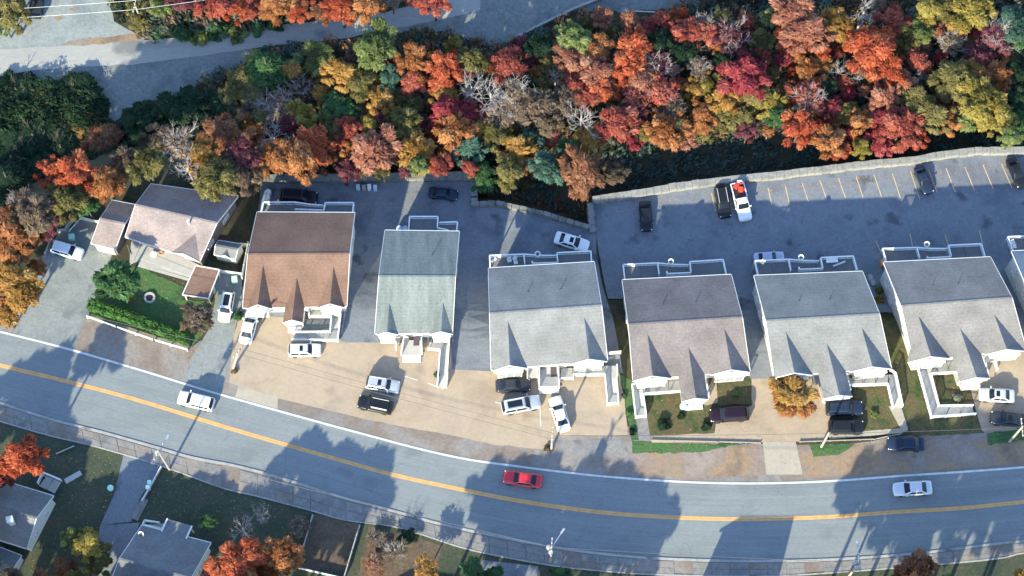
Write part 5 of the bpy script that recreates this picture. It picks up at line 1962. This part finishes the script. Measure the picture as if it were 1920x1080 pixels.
# ------------------------------------------------------------------ trees and shrubs
def leaf_cloud(name, lobes, count, size, elong=1.9, droop=.25, seed=0, core=False):
    """many small leaf sprays spread over and through the lobes of a crown of unit radius"""
    r = np.random.default_rng(seed)
    C = np.array([l[:3] for l in lobes])
    R = np.array([l[3] for l in lobes])
    pk = R ** 2 / (R ** 2).sum()
    idx = r.choice(len(lobes), count, p=pk)
    d = r.normal(size=(count, 3))
    d[:, 2] = np.abs(d[:, 2]) * 1.0 - .25
    d /= np.linalg.norm(d, axis=1)[:, None]
    rad = R[idx] * np.clip(1 - np.abs(r.normal(0, .28, count)), .2, 1.0) * (1 + r.normal(0, .06, count))
    # sub clumps make the outline knobbly
    pos = C[idx] + d * rad[:, None]
    pos += .05 * np.sin(pos[:, [1, 2, 0]] * 17 + seed) * R[idx][:, None] * 2
    # sprays lie roughly along the crown's skin and point outwards, so their faces look at the sky
    nrm = d * .75 + r.normal(0, .42, (count, 3))
    nrm[:, 2] += .6
    nrm /= np.linalg.norm(nrm, axis=1)[:, None]
    axis = pos * np.array([1, 1, .3]) + d * .6 + r.normal(0, .38, (count, 3))
    axis[:, 2] -= droop
    axis -= nrm * (axis * nrm).sum(1)[:, None]
    axis /= np.linalg.norm(axis, axis=1)[:, None] + 1e-9
    other = np.cross(nrm, axis)
    s = size * np.exp(r.normal(0, .3, count))
    A, B = axis * (s * elong * .5)[:, None], other * (s * .5)[:, None]
    V = np.stack([pos - A, pos + B * .9 - A * .1, pos + A, pos - B * .9 + A * .1], 1).reshape(-1, 3)
    me = bpy.data.meshes.new(name)
    me.vertices.add(len(V))
    me.vertices.foreach_set('co', V.astype(np.float32).ravel())
    me.loops.add(count * 4)
    me.loops.foreach_set('vertex_index', np.arange(count * 4, dtype=np.int32))
    me.polygons.add(count)
    me.polygons.foreach_set('loop_start', np.arange(0, count * 4, 4, dtype=np.int32))
    me.polygons.foreach_set('loop_total', np.full(count, 4, dtype=np.int32))
    tone_l = r.normal(0, .17, len(lobes))
    tone = np.clip(.42 + tone_l[idx] + r.normal(0, .17, count), 0, .95)
    at = me.attributes.new('tone', 'FLOAT', 'FACE')
    at.data.foreach_set('value', tone.astype(np.float32))
    me.update(calc_edges=True)
    return me


def crown_lobes(r, n=12, flat=.75, spread=.62):
    """uneven crown: lobes of very different size thrown out at uneven distances"""
    out = [(r.uniform(-.1, .1), r.uniform(-.1, .1), .3, .46)]
    ax, ay = r.uniform(.82, 1.15), r.uniform(.82, 1.15)
    for i in range(n):
        a = 2 * math.pi * (i + r.random() * 1.1) / n
        q = spread * (.35 + .95 * r.random())
        z = flat * (.0 + .95 * r.random() * max(.25, 1.15 - q))
        out.append((q * math.cos(a) * ax, q * math.sin(a) * ay, z, .15 + .24 * r.random() * (1.25 - q)))
    return out


def branch_mb(r, height=1.0, spread=1.0, levels=3, base=.03, limbs=6, rise=.55):
    """bare limbs of unit radius growing from the origin, forking outwards"""
    m = MB()

    def grow(p, d, l, rad, lev):
        pts, q = [p], p
        dd = d.copy()
        for k in range(3):
            dd = (dd + Vector((r.gauss(0, .16), r.gauss(0, .16), .05 + r.gauss(0, .1)))).normalized()
            q = q + dd * (l / 3)
            pts.append(q)
        m.tube(pts, [rad, rad * .8, rad * .6, rad * .35], 4 if lev else 5, cap=False)
        if lev < levels:
            for k in range(2 + (r.random() < .8) + (lev == 0)):
                t = r.choice((1, 2, 2, 3))
                side = Vector((r.gauss(0, 1), r.gauss(0, 1), r.gauss(.25, .5))).normalized()
                grow(pts[t], (dd * .9 + side * .75).normalized(), l * (.5 + .25 * r.random()), rad * .55, lev + 1)
    for i in range(limbs):
        a = 2 * math.pi * (i + r.random() * .7) / limbs
        e = rise + r.random() * .5
        grow(Vector((0, 0, 0)), Vector((math.cos(a) * spread, math.sin(a) * spread, e)).normalized(), .5 + .2 * r.random(), base, 0)
    return m


rr = random.Random(21)
CROWNS = [leaf_cloud('crown_mesh', crown_lobes(rr, 15 + k % 5, .75 + .1 * (k % 3), .66 + .04 * (k % 4)), 4600, .074, 2.5, .2, 30 + k) for k in range(12)]
THIN = [leaf_cloud('thin_crown_mesh', crown_lobes(rr, 10, .7, .62), 750, .085, 2.4, .1, 60 + k) for k in range(4)]
PINE = [leaf_cloud('evergreen_crown_mesh', [(math.cos(a) * q, math.sin(a) * q, z, w) for z, q0, w in ((-.4, .6, .34), (.1, .45, .32), (.6, .28, .28), (1.05, .1, .22)) for q, a in [(q0, 2 * math.pi * j / 7 + z) for j in range(7)]],
                   2300, .085, 2.3, .35, 80 + k) for k in range(3)]
SMALL = [leaf_cloud('bush_mesh', crown_lobes(rr, 7, .5, .55), 800, .15, 1.8, .2, 90 + k) for k in range(4)]
BARE = [branch_mb(rr, limbs=10, base=.016, levels=3).mesh('bare_branch_mesh') for k in range(5)]
TWIG = [branch_mb(rr, limbs=6, base=.022, levels=2).mesh('limb_mesh') for k in range(3)]
tm = MB()
tm.tube([(0, 0, 0), (.02, .01, .35), (-.01, .02, .7), (0, 0, 1.0)], [.06, .045, .036, .025], 7)
TRUNK = tm.mesh('trunk_mesh')

NOUN = {'red': 'red', 'crimson': 'crimson', 'scarlet': 'vivid orange red', 'salmon': 'salmon pink', 'orange': 'orange', 'rust': 'dull rust', 'gold': 'golden orange',
        'yellow': 'yellow', 'olive': 'olive', 'lime': 'yellow green', 'green': 'green', 'bluegreen': 'blue green', 'dark': 'dark green', 'maroon': 'maroon', 'tan': 'tan', 'brown': 'brown'}
TREES = []


def zone(px, py):
    if py < 62 and px < 860:
        return 'above the lane at the top'
    if px < 240 and 140 < py < 312:
        return 'in thicket left of track'
    if px < 100 and py < 640:
        return 'beside the left driveway'
    if py > 800:
        return 'in the yards along the bottom edge'
    side = ('at back of' if py < 125 else 'amid' if py < 215 else 'at near edge of')
    if px < 470:
        w = 'wood behind bungalow'
    elif px < 700:
        w = 'wood behind brown duplex'
    elif px < 900:
        w = 'wood behind green duplex'
    elif px < 1125:
        w = 'wood behind pale duplex'
    elif px < 1330:
        w = 'wood left of pickup'
    elif px < 1600:
        w = 'wood behind marked bays'
    else:
        w = 'wood at right edge'
    return side + ' ' + w


def tree(px, py, rpx, col, style='full', label=None, group=None, hmul=1.0, base=None):
    R = rpx / 14.0
    z = 0.0
    for _ in range(8):
        p = W(px, py, z)
        g = terrain(p.x, p.y)
        H = (2.4 + 1.55 * R) * hmul
        z = g + H
    p = W(px, py, z)
    g = terrain(p.x, p.y)
    kind = 'bare_tree' if style == 'bare' else 'evergreen_tree' if style == 'pine' else 'shrub' if style == 'bush' else 'autumn_tree' if col not in ('green', 'dark', 'bluegreen') else 'leafy_tree'
    root = thing(kind, (p.x, p.y, g), label or '', 'shrub' if style == 'bush' else 'tree', group or 'trees of the autumn wood')
    a = random.random() * 6.283
    sc = (R * random.uniform(.86, 1.14), R * random.uniform(.86, 1.14), R * random.uniform(.82, 1.0) * (1.0 if hmul > .7 else max(.34, hmul * 1.1)))
    bark = M['palebark'] if style == 'bare' else M['greybark'] if style == 'thin' else M['bark']
    if style == 'bush':
        put('crown', random.choice(SMALL), [LM[col]], root, (0, 0, .1), (0, 0, a), (R, R, R * .9))
        put('stem', TRUNK, [M['bark']], root, (0, 0, -.05), (0, 0, a), (R * .6, R * .6, R * .6))
    else:
        put('trunk', TRUNK, [bark], root, (0, 0, -.1), (0, 0, a), (R * 1.2, R * 1.2, H + .12 if style != 'pine' else H + R))
        if style == 'bare':
            put('branches', random.choice(BARE), [M['palebark'] if col != 'dark' else M['greybark']], root, (0, 0, H - R * .5), (0, 0, a), (R, R, R * .85))
            if col not in ('none', 'dark'):
                put('crown', random.choice(THIN), [LM[col]], root, (0, 0, H - R * .45), (0, 0, a + 1), (sc[0] * .95, sc[1] * .95, sc[2] * .7))
        elif style == 'thin':
            put('branches', random.choice(BARE), [M['greybark']], root, (0, 0, H - R * .5), (0, 0, a), (R * .95, R * .95, R * .8))
            put('crown', random.choice(THIN), [LM[col]], root, (0, 0, H - R * .35), (0, 0, a + 1), sc)
            put('crown', random.choice(THIN), [LM[col]], root, (0, 0, H - R * .45), (0, 0, a + 2.4), sc)
        elif style == 'pine':
            put('crown', random.choice(PINE), [LM[col]], root, (0, 0, H - R * .2), (0, 0, a), sc)
        else:
            put('branches', random.choice(TWIG), [bark], root, (0, 0, H - R * .55), (0, 0, a), (R * .9, R * .9, R * .8))
            put('crown', random.choice(CROWNS), [LM[col]], root, (0, 0, H - R * .35), (0, 0, a), sc)
            if style == 'dense':
                put('crown', CROWNS[3], [LM['orange']], root, (0, 0, H - R * .4), (0, 0, a + 2), sc)
    if not label:
        size = 'large ' if rpx >= 38 else 'small ' if rpx <= 20 else ''
        how = {'bare': 'bare twiggy ' if col in ('none', 'dark') else 'nearly bare ' + NOUN.get(col, '') + ' ', 'thin': 'thinning ' + NOUN.get(col, '') + ' '}.get(style, (NOUN.get(col, '') + ' ') if col else '')
        TREES.append((px, py, root, (size + how + ('evergreen' if style == 'pine' else 'shrub' if style == 'bush' else 'tree')).strip(), zone(px, py)))
    return root


WOODS = '''
20 20 36 olive; 35 201 30 green; 70 183 24 lime; 72 212 22 lime; 142 205 34 olive; 45 231 13 gold; 60 252 55 dark; 28 165 42 dark; 150 170 42 dark; 20 292 46 dark; 112 272 44 dark; 100 235 34 dark; 175 235 28 dark
14 335 30 dark pine; 190 265 40 rust; 150 242 16 gold; 100 322 27 scarlet; 142 320 34 scarlet; 195 342 32 orange; 238 300 26 brown; 275 307 33 olive; 222 320 20 orange; 330 265 38 tan bare; 372 287 25 gold; 402 332 35 olive; 385 310 26 gold
352 315 32 none bare; 422 248 38 rust; 470 245 28 orange; 452 287 32 maroon; 510 252 34 none bare; 522 308 34 orange; 582 268 40 scarlet; 560 308 36 orange; 605 308 26 rust; 455 335 26 brown; 430 300 22 brown; 500 128 38 green pine; 462 155 30 olive; 478 110 20 lime; 590 105 31 lime; 600 138 14 yellow
520 193 40 tan bare; 562 160 28 brown bare; 432 180 28 olive; 565 212 26 yellow; 342 202 46 dark; 265 222 36 dark; 415 210 34 dark; 372 238 32 dark; 305 232 26 dark; 300 255 26 brown; 480 185 26 tan bare; 545 230 22 maroon; 618 245 22 olive; 385 195 24 dark; 445 215 26 brown
640 138 32 gold; 622 118 20 yellow; 632 190 26 green; 612 216 18 lime; 650 205 20 green; 703 84 40 lime; 732 142 24 bluegreen; 672 152 30 olive; 713 186 24 gold; 778 112 31 orange; 775 152 24 red; 832 122 31 scarlet; 826 155 26 scarlet; 862 128 24 red thin; 850 82 18 yellow
888 112 30 olive; 953 122 30 red; 950 105 16 scarlet; 884 162 32 none bare; 920 176 38 none bare; 965 172 38 tan bare; 832 180 26 gold; 834 206 32 crimson; 880 216 25 crimson; 756 226 31 olive; 692 232 18 yellow; 650 238 26 red; 642 262 20 red; 702 277 46 salmon; 668 292 26 orange; 742 298 20 salmon
782 282 36 gold; 795 305 20 gold; 784 322 18 lime; 852 246 38 orange; 900 240 25 gold; 878 278 30 bluegreen; 930 252 26 olive; 942 212 32 tan bare; 1002 198 40 brown thin; 1000 255 24 bluegreen; 972 280 28 gold; 1000 292 14 yellow; 985 305 18 rust; 1030 310 32 bluegreen; 952 322 30 olive; 915 310 30 dark; 905 330 24 green
1066 280 22 green; 1036 258 18 red; 1090 322 44 rust; 1062 302 22 rust; 1108 264 27 gold; 1090 218 38 none bare; 1155 228 42 red; 1205 240 20 olive; 1250 242 33 orange; 1100 176 30 red thin; 1042 142 20 none bare; 1032 118 18 olive; 1006 134 12 orange; 1080 72 30 lime; 1066 60 20 lime; 1118 96 30 orange; 1188 86 40 scarlet; 1178 122 36 scarlet; 1070 108 28 salmon
1122 136 36 salmon; 1126 168 28 scarlet; 1082 156 26 red; 1202 146 32 salmon; 1236 122 32 maroon bare; 1240 168 36 red thin; 1192 182 32 red thin; 1260 200 28 brown thin; 1278 60 25 red; 1240 78 26 dark; 1262 130 20 salmon bare; 1010 85 26 dark; 985 160 22 dark; 1060 190 30 brown thin; 1030 230 26 brown; 1195 205 26 maroon
1300 55 26 red; 1322 40 26 none bare; 1372 66 36 maroon bare; 1340 62 24 red; 1306 80 20 none bare; 1345 86 16 orange; 1430 72 22 olive; 1446 30 20 lime; 1474 64 22 scarlet; 1492 22 40 salmon; 1514 60 40 salmon; 1480 90 18 red; 1535 84 28 scarlet; 1572 45 28 gold; 1582 66 18 yellow; 1620 22 34 none bare; 1672 34 30 red; 1645 10 24 brown; 1702 66 26 olive; 1722 54 26 lime; 1690 84 18 olive
1638 92 46 scarlet; 1668 126 36 scarlet; 1615 82 28 scarlet; 1740 15 30 yellow; 1775 10 26 olive; 1822 20 38 yellow; 1798 52 26 gold; 1786 76 30 tan bare; 1872 62 38 maroon bare; 1842 102 26 maroon; 1908 40 36 bluegreen; 1912 80 24 green; 1720 110 24 red; 1730 132 22 none bare; 1832 126 24 gold; 1872 132 28 orange; 1882 162 22 orange; 1790 142 36 olive; 1842 192 44 yellow; 1872 218 32 yellow; 1802 172 34 olive; 1820 225 26 lime
1720 186 30 olive; 1748 216 32 olive; 1692 154 24 salmon; 1660 182 30 salmon; 1648 205 24 red bare; 1610 142 16 none bare; 1618 122 20 salmon; 1572 130 22 none bare; 1520 130 26 orange; 1545 118 18 gold; 1518 180 38 red bare; 1500 170 24 red; 1562 202 22 crimson; 1390 142 46 crimson; 1420 128 24 crimson; 1312 122 26 tan bare; 1332 160 22 yellow; 1302 166 20 gold; 1362 186 32 gold; 1422 168 30 olive; 1440 190 26 yellow
1320 216 28 orange; 1382 214 26 olive; 1345 212 22 olive; 1458 216 24 green; 1402 246 20 maroon; 1500 236 34 scarlet; 1552 264 30 orange; 1576 284 18 scarlet; 1616 276 20 yellow; 1650 266 24 crimson; 1612 226 26 orange; 1592 208 22 olive; 1690 236 36 red; 1664 222 26 crimson; 1715 250 24 scarlet; 1776 230 24 orange; 1772 196 20 red; 1785 215 18 red; 1910 222 22 green; 1896 258 20 lime; 1332 272 42 dark; 1290 292 32 dark; 1442 258 26 dark bare; 1230 290 40 dark; 1265 262 20 rust; 1380 290 30 dark; 1480 285 26 dark; 1830 262 26 dark; 1740 272 26 dark; 1912 132 28 dark; 1905 180 26 dark; 1400 110 22 dark; 1360 115 20 dark; 1280 95 24 dark; 1545 160 20 dark; 1185 310 34 dark; 1150 318 24 brown
24 448 34 orange; 50 440 28 rust; 20 522 36 gold; 42 545 32 gold; 10 592 22 gold; 60 398 38 brown; 122 372 34 olive; 162 386 20 green; 38 372 28 brown bare; 85 415 26 maroon; 18 402 26 rust; 8 490 24 olive; 68 500 16 orange; 5 560 20 orange
402 4 36 red; 435 12 24 scarlet; 470 0 26 red; 520 6 34 orange; 560 12 26 scarlet; 640 14 30 scarlet; 605 22 24 rust; 690 8 32 orange; 815 4 26 red; 790 -8 22 red; 735 -4 20 tan; 340 -2 26 maroon; 255 12 22 olive; 300 8 24 lime
25 -14 30 olive; 205 -20 20 olive; 5 40 22 lime; 260 40 18 olive
'''
PLACED = []
for ent in WOODS.replace('\n', ';').split(';'):
    e = ent.split()
    if len(e) < 4 or (e[3] == 'dark' and float(e[1]) > 252 and float(e[0]) > 1180):
        continue
    PLACED.append((float(e[0]), float(e[1]), float(e[2])))
    ex, ey = float(e[0]), float(e[1])
    low = .22 if ex < 250 and 140 < ey < 300 else .6 if ex < 480 and 165 < ey < 262 else .55 if 440 < ex < 630 and ey < 200 else .4 if ey > 252 and e[3] == 'dark' else 1.0
    if 480 < ex < 890 and ey > 285:
        ey -= 11
    tree(ex, ey, float(e[2]) * 1.24, e[3], e[4] if len(e) > 4 else 'full', hmul=low)
# younger trees standing in the gaps of the canopy
rf = random.Random(17)
MIX = [(250, ('dark', 'olive', 'brown')), (500, ('brown', 'rust', 'olive', 'tan', 'orange')), (760, ('orange', 'olive', 'rust', 'brown', 'gold', 'maroon')),
       (1060, ('rust', 'brown', 'tan', 'red', 'olive', 'maroon')), (2000, ('red', 'scarlet', 'scarlet', 'orange', 'salmon', 'crimson', 'olive', 'red'))]
tries = count = 0
while count < 105 and tries < 9000:
    tries += 1
    x, y = rf.uniform(420, 1915), rf.uniform(30, 325)
    lo = 118 if x < 640 else 108 if x < 960 else 70 if x < 1130 else 20
    hi = 322 if x < 880 else 335 if x < 1110 else 262 if x < 1330 else 250 if x < 1700 else 240
    if not lo < y < hi or (x < 500 and y < 165):
        continue
    if any((x - a) ** 2 + (y - b) ** 2 < (r * .78 + 9) ** 2 for a, b, r in PLACED):
        continue
    r = rf.uniform(17, 27)
    PLACED.append((x, y, r))
    col = rf.choice([m for lim, m in MIX if x < lim][0])
    tree(x, y, r, col, rf.choice(('full', 'full', 'thin')), hmul=.85)
    count += 1
for x, y, r, c in ((300, 46, 24, 'green'), (340, 48, 30, 'green'), (372, 56, 24, 'lime'), (405, 42, 28, 'green'), (440, 48, 26, 'lime'), (478, 38, 26, 'green'), (512, 34, 24, 'green'), (270, 30, 24, 'lime'), (330, 20, 22, 'olive')):
    tree(x, y, r, c, 'bush', hmul=.5)
# trees and shrubs with words of their own
tree(215, 527, 44, 'green', label='round dark green garden tree between left driveway and lawn', group='garden trees', hmul=.8)
tree(240, 548, 15, 'yellow', 'bush', label='small yellow shrub at the foot of the garden tree', group='garden shrubs', hmul=.6)
tree(366, 592, 36, 'brown', 'thin', label='thin reddish brown garden tree by the narrow driveway', group='garden trees', hmul=.6)
tree(1487, 737, 47, 'gold', 'dense', label='small orange tree standing on the tan forecourt', group='garden trees', hmul=.55)
tree(1650, 541, 12, 'lime', 'bush', label='upper pale green shrub in the shaded side passage', group='garden shrubs', hmul=.3)
tree(1652, 557, 12, 'yellow', 'bush', label='lower pale yellow green shrub in the shaded side passage', group='garden shrubs', hmul=.3)
tree(445, 588, 13, 'green', 'bush', label='green shrub at the front left corner of the brown duplex', group='garden shrubs', hmul=.4)
tree(819, 700, 8, 'green', 'bush', label='small green shrub left of the green duplex ramp', group='garden shrubs', hmul=.3)
tree(1245, 792, 17, 'dark', 'bush', label='left dark leafy clump on the patchy lawn under the ramp', group='garden shrubs', hmul=.4)  # three dark leafy clumps set on the dark spots of this lawn
tree(1278, 776, 11, 'dark', 'bush', label='small dark leafy clump under the mint tub on the patchy lawn', group='garden shrubs', hmul=.4)
tree(1325, 796, 14, 'dark', 'bush', label='right dark leafy clump on the patchy lawn near maroon vehicle', group='garden shrubs', hmul=.4)
tree(1380, 737, 8, 'lime', 'bush', label='bright lime shrub on the small square lawn', group='garden shrubs', hmul=.3)
tree(1642, 772, 10, 'lime', 'bush', label='lime shrub on the brownish lawn by the ramp', group='garden shrubs', hmul=.4)
tree(1180, 770, 10, 'green', 'bush', label='upper green shrub in the strip left of the mauve duplex ramp', group='garden shrubs', hmul=.4)
tree(1172, 738, 8, 'green', 'bush', label='topmost green shrub in the strip right of the pale duplex ramp', group='garden shrubs', hmul=.4)
tree(1186, 805, 9, 'dark', 'bush', label='lowest dark shrub in the strip beside the grey path', group='garden shrubs', hmul=.4)
tree(1797, 742, 11, 'cream', 'bush', label='pale flowering shrub in the fenced square lawn', group='garden shrubs', hmul=.3)
tree(438, 692, 9, 'brown', 'bush', label='brown shrub round the foot of the forecourt pole', group='garden shrubs', hmul=.3)
tree(1028, 838, 10, 'brown', 'bush', label='brown shrub round the foot of the kerb pole', group='garden shrubs', hmul=.3)
for x, y, r, c, s, h, l in ((40, 856, 46, 'scarlet', 'full', 1.2, 'large red tree at the left edge below the pavement'), (8, 885, 30, 'red', 'full', 1.0, 'red tree at the very left edge below the pavement'),
                            (165, 1020, 36, 'yellow', 'full', .8, 'olive yellow tree beside the dark parking pad'), (135, 1006, 26, 'lime', 'full', .75, 'yellow green tree left of the dark parking pad'),
                            (185, 1048, 28, 'olive', 'full', .75, 'olive tree in front of the dark parking pad'), (120, 1064, 26, 'rust', 'full', .7, 'rusty red tree at the bottom left'),
                            (390, 978, 22, 'green', 'full', .6, 'small green tree right of the projecting house front'), (440, 1056, 48, 'scarlet', 'full', 1.1, 'large red tree at the bottom right of the slate house'),
                            (400, 1085, 30, 'red', 'full', 1.0, 'red tree overhanging the slate roof at the bottom'), (528, 1040, 40, 'orange', 'full', 1.1, 'orange tree left of the dark bare plot'),
                            (500, 1075, 36, 'orange', 'full', 1.0, 'orange tree at the bottom edge left of bare plot'), (455, 990, 38, 'dark', 'bare', .6, 'dark bare shrubby tree on the yard below pavement'),
                            (490, 965, 26, 'dark', 'bare', .5, 'small dark bare tree just below the pavement'), (740, 1030, 30, 'brown', 'bare', .5, 'bare brown scrub tree on the bottom plot'),
                            (705, 1010, 22, 'brown', 'thin', .35, 'left brown scrub bush on the bottom plot'), (765, 1005, 22, 'dark', 'full', .3, 'dark green scrub bush on the bottom plot'), (700, 1055, 26, 'rust', 'thin', .4, 'rusty scrub bush low on the bottom plot'), (560, 985, 24, 'brown', 'thin', .4, 'brown scrub tree left of the pale timber edging'), (800, 1064, 27, 'gold', 'thin', .7, 'thin orange tree at the bottom middle'), (885, 1066, 28, 'green', 'full', .6, 'green tree at the bottom left of the transformer pole'),
                            (925, 1078, 22, 'green', 'full', .5, 'smaller green tree beside the bottom middle driveway'), (1052, 1082, 26, 'green', 'full', .55, 'green tree under the bottom middle transformer pole'),
                            (1720, 1072, 42, 'rust', 'full', .8, 'reddish brown tree at the bottom right pavement'), (1695, 1088, 30, 'rust', 'full', .8, 'rusty tree at the bottom edge right of transformer pole')):
    tree(x, y, r, c, s, l, 'trees along the lower yards', h)
# trees just below the frame whose shade falls on the street
for x, y, r, h, c in ((800, 1160, 66, 1.0, 'orange'), (880, 1160, 68, 1.0, 'olive'), (965, 1165, 66, 1.05, 'red'), (1045, 1170, 66, 1.0, 'green'), (1115, 1175, 62, .95, 'rust'),
                     (860, 1258, 66, 1.0, 'gold'), (960, 1262, 66, 1.0, 'olive'), (1060, 1265, 66, 1.0, 'red'),
                     (1535, 1165, 66, 1.1, 'red'), (1615, 1160, 66, 1.3, 'olive'), (1695, 1158, 68, 1.3, 'orange'), (1775, 1155, 68, 1.35, 'green'), (1855, 1145, 68, 1.35, 'red'),
                     (1940, 1135, 68, 1.3, 'gold'), (1600, 1255, 66, 1.1, 'olive'), (1700, 1255, 66, 1.2, 'green'), (1800, 1250, 66, 1.2, 'orange'), (1900, 1240, 66, 1.2, 'red'), (2020, 1140, 68, 1.3, 'olive'),
                     (545, 1135, 60, 1.05, 'red'), (455, 1140, 60, 1.0, 'orange'), (-60, 905, 56, 1.0, 'red'), (-120, 960, 60, 1.0, 'orange'), (-80, 1060, 62, 1.0, 'green'), (-130, 1160, 60, 1.0, 'rust'),
                     (30, 1170, 60, 1.0, 'gold'), (120, 1175, 60, 1.0, 'green'), (250, 1230, 60, 1.0, 'rust'), (350, 1220, 60, 1.0, 'olive'), (-20, 1260, 60, 1.0, 'red'), (200, 1150, 56, .9, 'brown'), (500, 1200, 60, 1.0, 'brown'), (420, 1220, 60, 1.0, 'red'), (20, 1110, 46, .75, 'brown'), (140, 1115, 44, .8, 'olive'), (240, 1150, 54, .9, 'tan'), (70, 1110, 44, .8, 'rust'), (290, 1130, 50, .8, 'olive'), (380, 1150, 56, .95, 'gold'), (-70, 1110, 60, 1.1, 'olive'), (150, 1270, 60, 1.0, 'orange')):
    tree(x, y, r, c, 'full', None, 'trees below the bottom edge', h)

# clipped garden hedge
hp = [G(x, y) for x, y in ((174, 577), (240, 598), (300, 622), (357, 645))]
hr = thing('hedge', tuple(hp[0]), 'clipped bright green hedge between garden lawn and white rail fence', 'hedge')
hc = []
for a, b in zip(hp, hp[1:]):
    n = int((b - a).length / .5)
    for i in range(n):
        p = a.lerp(b, i / n)
        for dy in (-.35, .35):
            hc.append((p.x - hp[0].x, p.y - hp[0].y + dy, 1.35, .55))
me = leaf_cloud('hedge_mesh', hc, 6500, .2, 1.6, .1, 5)
put('foliage', me, [leaf_mat('leaves_hedge', [(.05, .13, .035), (.12, .28, .07), (.19, .38, .1)])], hr)
m = MB()
for a, b in zip(hp, hp[1:]):
    m.beam(a + Vector((0, 0, .65)), b + Vector((0, 0, .65)), .6, 1.25)
obj('stems', m, M['bark'], hr)

# undergrowth of the wood: one countless mass
def inside(px, py, poly):
    c = False
    n = len(poly)
    for i in range(n):
        x0, y0 = poly[i]
        x1, y1 = poly[(i + 1) % n]
        if (y0 > py) != (y1 > py) and px < (x1 - x0) * (py - y0) / (y1 - y0) + x0:
            c = not c
    return c


CLEAR = [[(40, -40), (215, -40), (220, 40), (280, 70), (700, 20), (840, -40), (1320, -40), (1290, 14), (1180, 60), (1100, 22), (940, 95), (830, 62), (640, 80), (495, 100), (330, 185), (250, 215), (190, 250), (200, 205), (170, 172), (100, 160), (-60, 165), (-60, 60)]]
rg = random.Random(11)
spots = {'thicket': [], 'dark': [], 'brown': [], 'rust': [], 'olive': []}
tries = 0
while sum(len(v) for v in spots.values()) < 4200 and tries < 50000:
    tries += 1
    x, y = rg.uniform(-60, 1980), rg.uniform(-60, 480)
    if any(inside(x, y, c) for c in CLEAR):
        continue
    p = W(x, y, WOOD_Z)
    g = terrain(p.x, p.y)
    if g > LOT_Z - 1.0 and not (x < 60):
        continue
    if x > 436 and p.y < interp(T_BACK, p.x) + 2.6:
        continue
    k = rg.random()
    if y > 245 and x > 1120 or x < 250:
        k *= .42
    spots['thicket' if x < 260 and k < .42 else 'dark' if k < .42 else 'brown' if k < .74 else 'rust' if k < .9 else 'olive'].append((p.x, p.y, g + rg.uniform(.1, 1.3 if y < 245 else .1), rg.uniform(.6, 1.4 if y < 245 else .8)))
for k, lb in (('thicket', 'dense dark thicket growth left of the gravel track'), ('dark', 'dark green undergrowth filling the floor of the wood'), ('brown', 'brown undergrowth and litter on the floor of the wood'), ('rust', 'rusty low undergrowth scattered through the wood'), ('olive', 'olive bushy undergrowth scattered through the wood')):
    me = leaf_cloud('undergrowth_mesh', spots[k], len(spots[k]) * 34, .3, 1.7, .1, 4)
    me.materials.append(LM[{'dark': 'floor', 'thicket': 'dark'}.get(k, k)])
    o = bpy.data.objects.new('undergrowth', me)
    COL.objects.link(o)
    tag(o, lb, 'undergrowth', kind='stuff')

# labels of the wood: colour, size and place, then counted from the left where two are alike
byl = {}
for t in TREES:
    byl.setdefault((t[3], t[4]), []).append(t)
ORD = ['first', 'second', 'third', 'fourth', 'fifth', 'sixth', 'seventh', 'eighth', 'ninth', 'tenth', 'eleventh', 'twelfth', 'thirteenth', 'fourteenth', 'fifteenth', 'sixteenth', 'seventeenth', 'eighteenth', 'nineteenth', 'twentieth', 'twenty-first', 'twenty-second', 'twenty-third']
for (nm, zn), L in byl.items():
    L.sort(key=lambda t: t[0])
    for i, t in enumerate(L):
        if t[1] > 1095 or t[0] < -20:
            zn2 = 'outside the frame ' + ('below the street' if t[1] > 1000 else 'at the left')
            t[2]['label'] = (nm + ' ' + zn2 + (' %s from left' % ORD[i] if len(L) > 1 else ''))
        else:
            t[2]['label'] = nm + ' ' + zn + (', %s from left' % ORD[i] if len(L) > 1 else '')

# fallen leaves lying on lawns, verges and along the lot edges
rl = random.Random(29)
for col, n, lb in (('rust', 1500, 'brown fallen leaves scattered over lawns, verges and lot edges'), ('gold', 900, 'yellow fallen leaves scattered over lawns, verges and lot edges')):
    m = MB()
    k = 0
    while k < n:
        z = rl.random()
        if z < .3:
            x, y = rl.uniform(0, 560), rl.uniform(850, 1075)
        elif z < .5:
            x, y = rl.uniform(1150, 1920), rl.uniform(720, 890)
        elif z < .62:
            x, y = rl.uniform(170, 400), rl.uniform(520, 690)
        elif z < .8:
            x, y = rl.uniform(500, 1110), rl.gauss(372, 16)
        else:
            x = rl.uniform(1130, 1900)
            y = lerp(382, 300, (x - 1130) / 770) + abs(rl.gauss(0, 14))
        p = G(x, y)
        if p.z < LOT_Z - .2:
            k += 1
            continue
        s, a = rl.uniform(.05, .11), rl.random() * 6.28
        c, d = math.cos(a) * s, math.sin(a) * s
        t = rl.uniform(-.02, .02)
        m.poly([(p.x + c, p.y + d, p.z + .06 + t), (p.x - d * .6, p.y + c * .6, p.z + .06), (p.x - c, p.y - d, p.z + .06 - t), (p.x + d * .6, p.y - c * .6, p.z + .06)])
        k += 1
    o = obj('fallen_leaves', m, plain('dry_leaf_' + col, LEAF[col][1], .85, var=.4))
    tag(o, lb, 'leaves', kind='stuff')
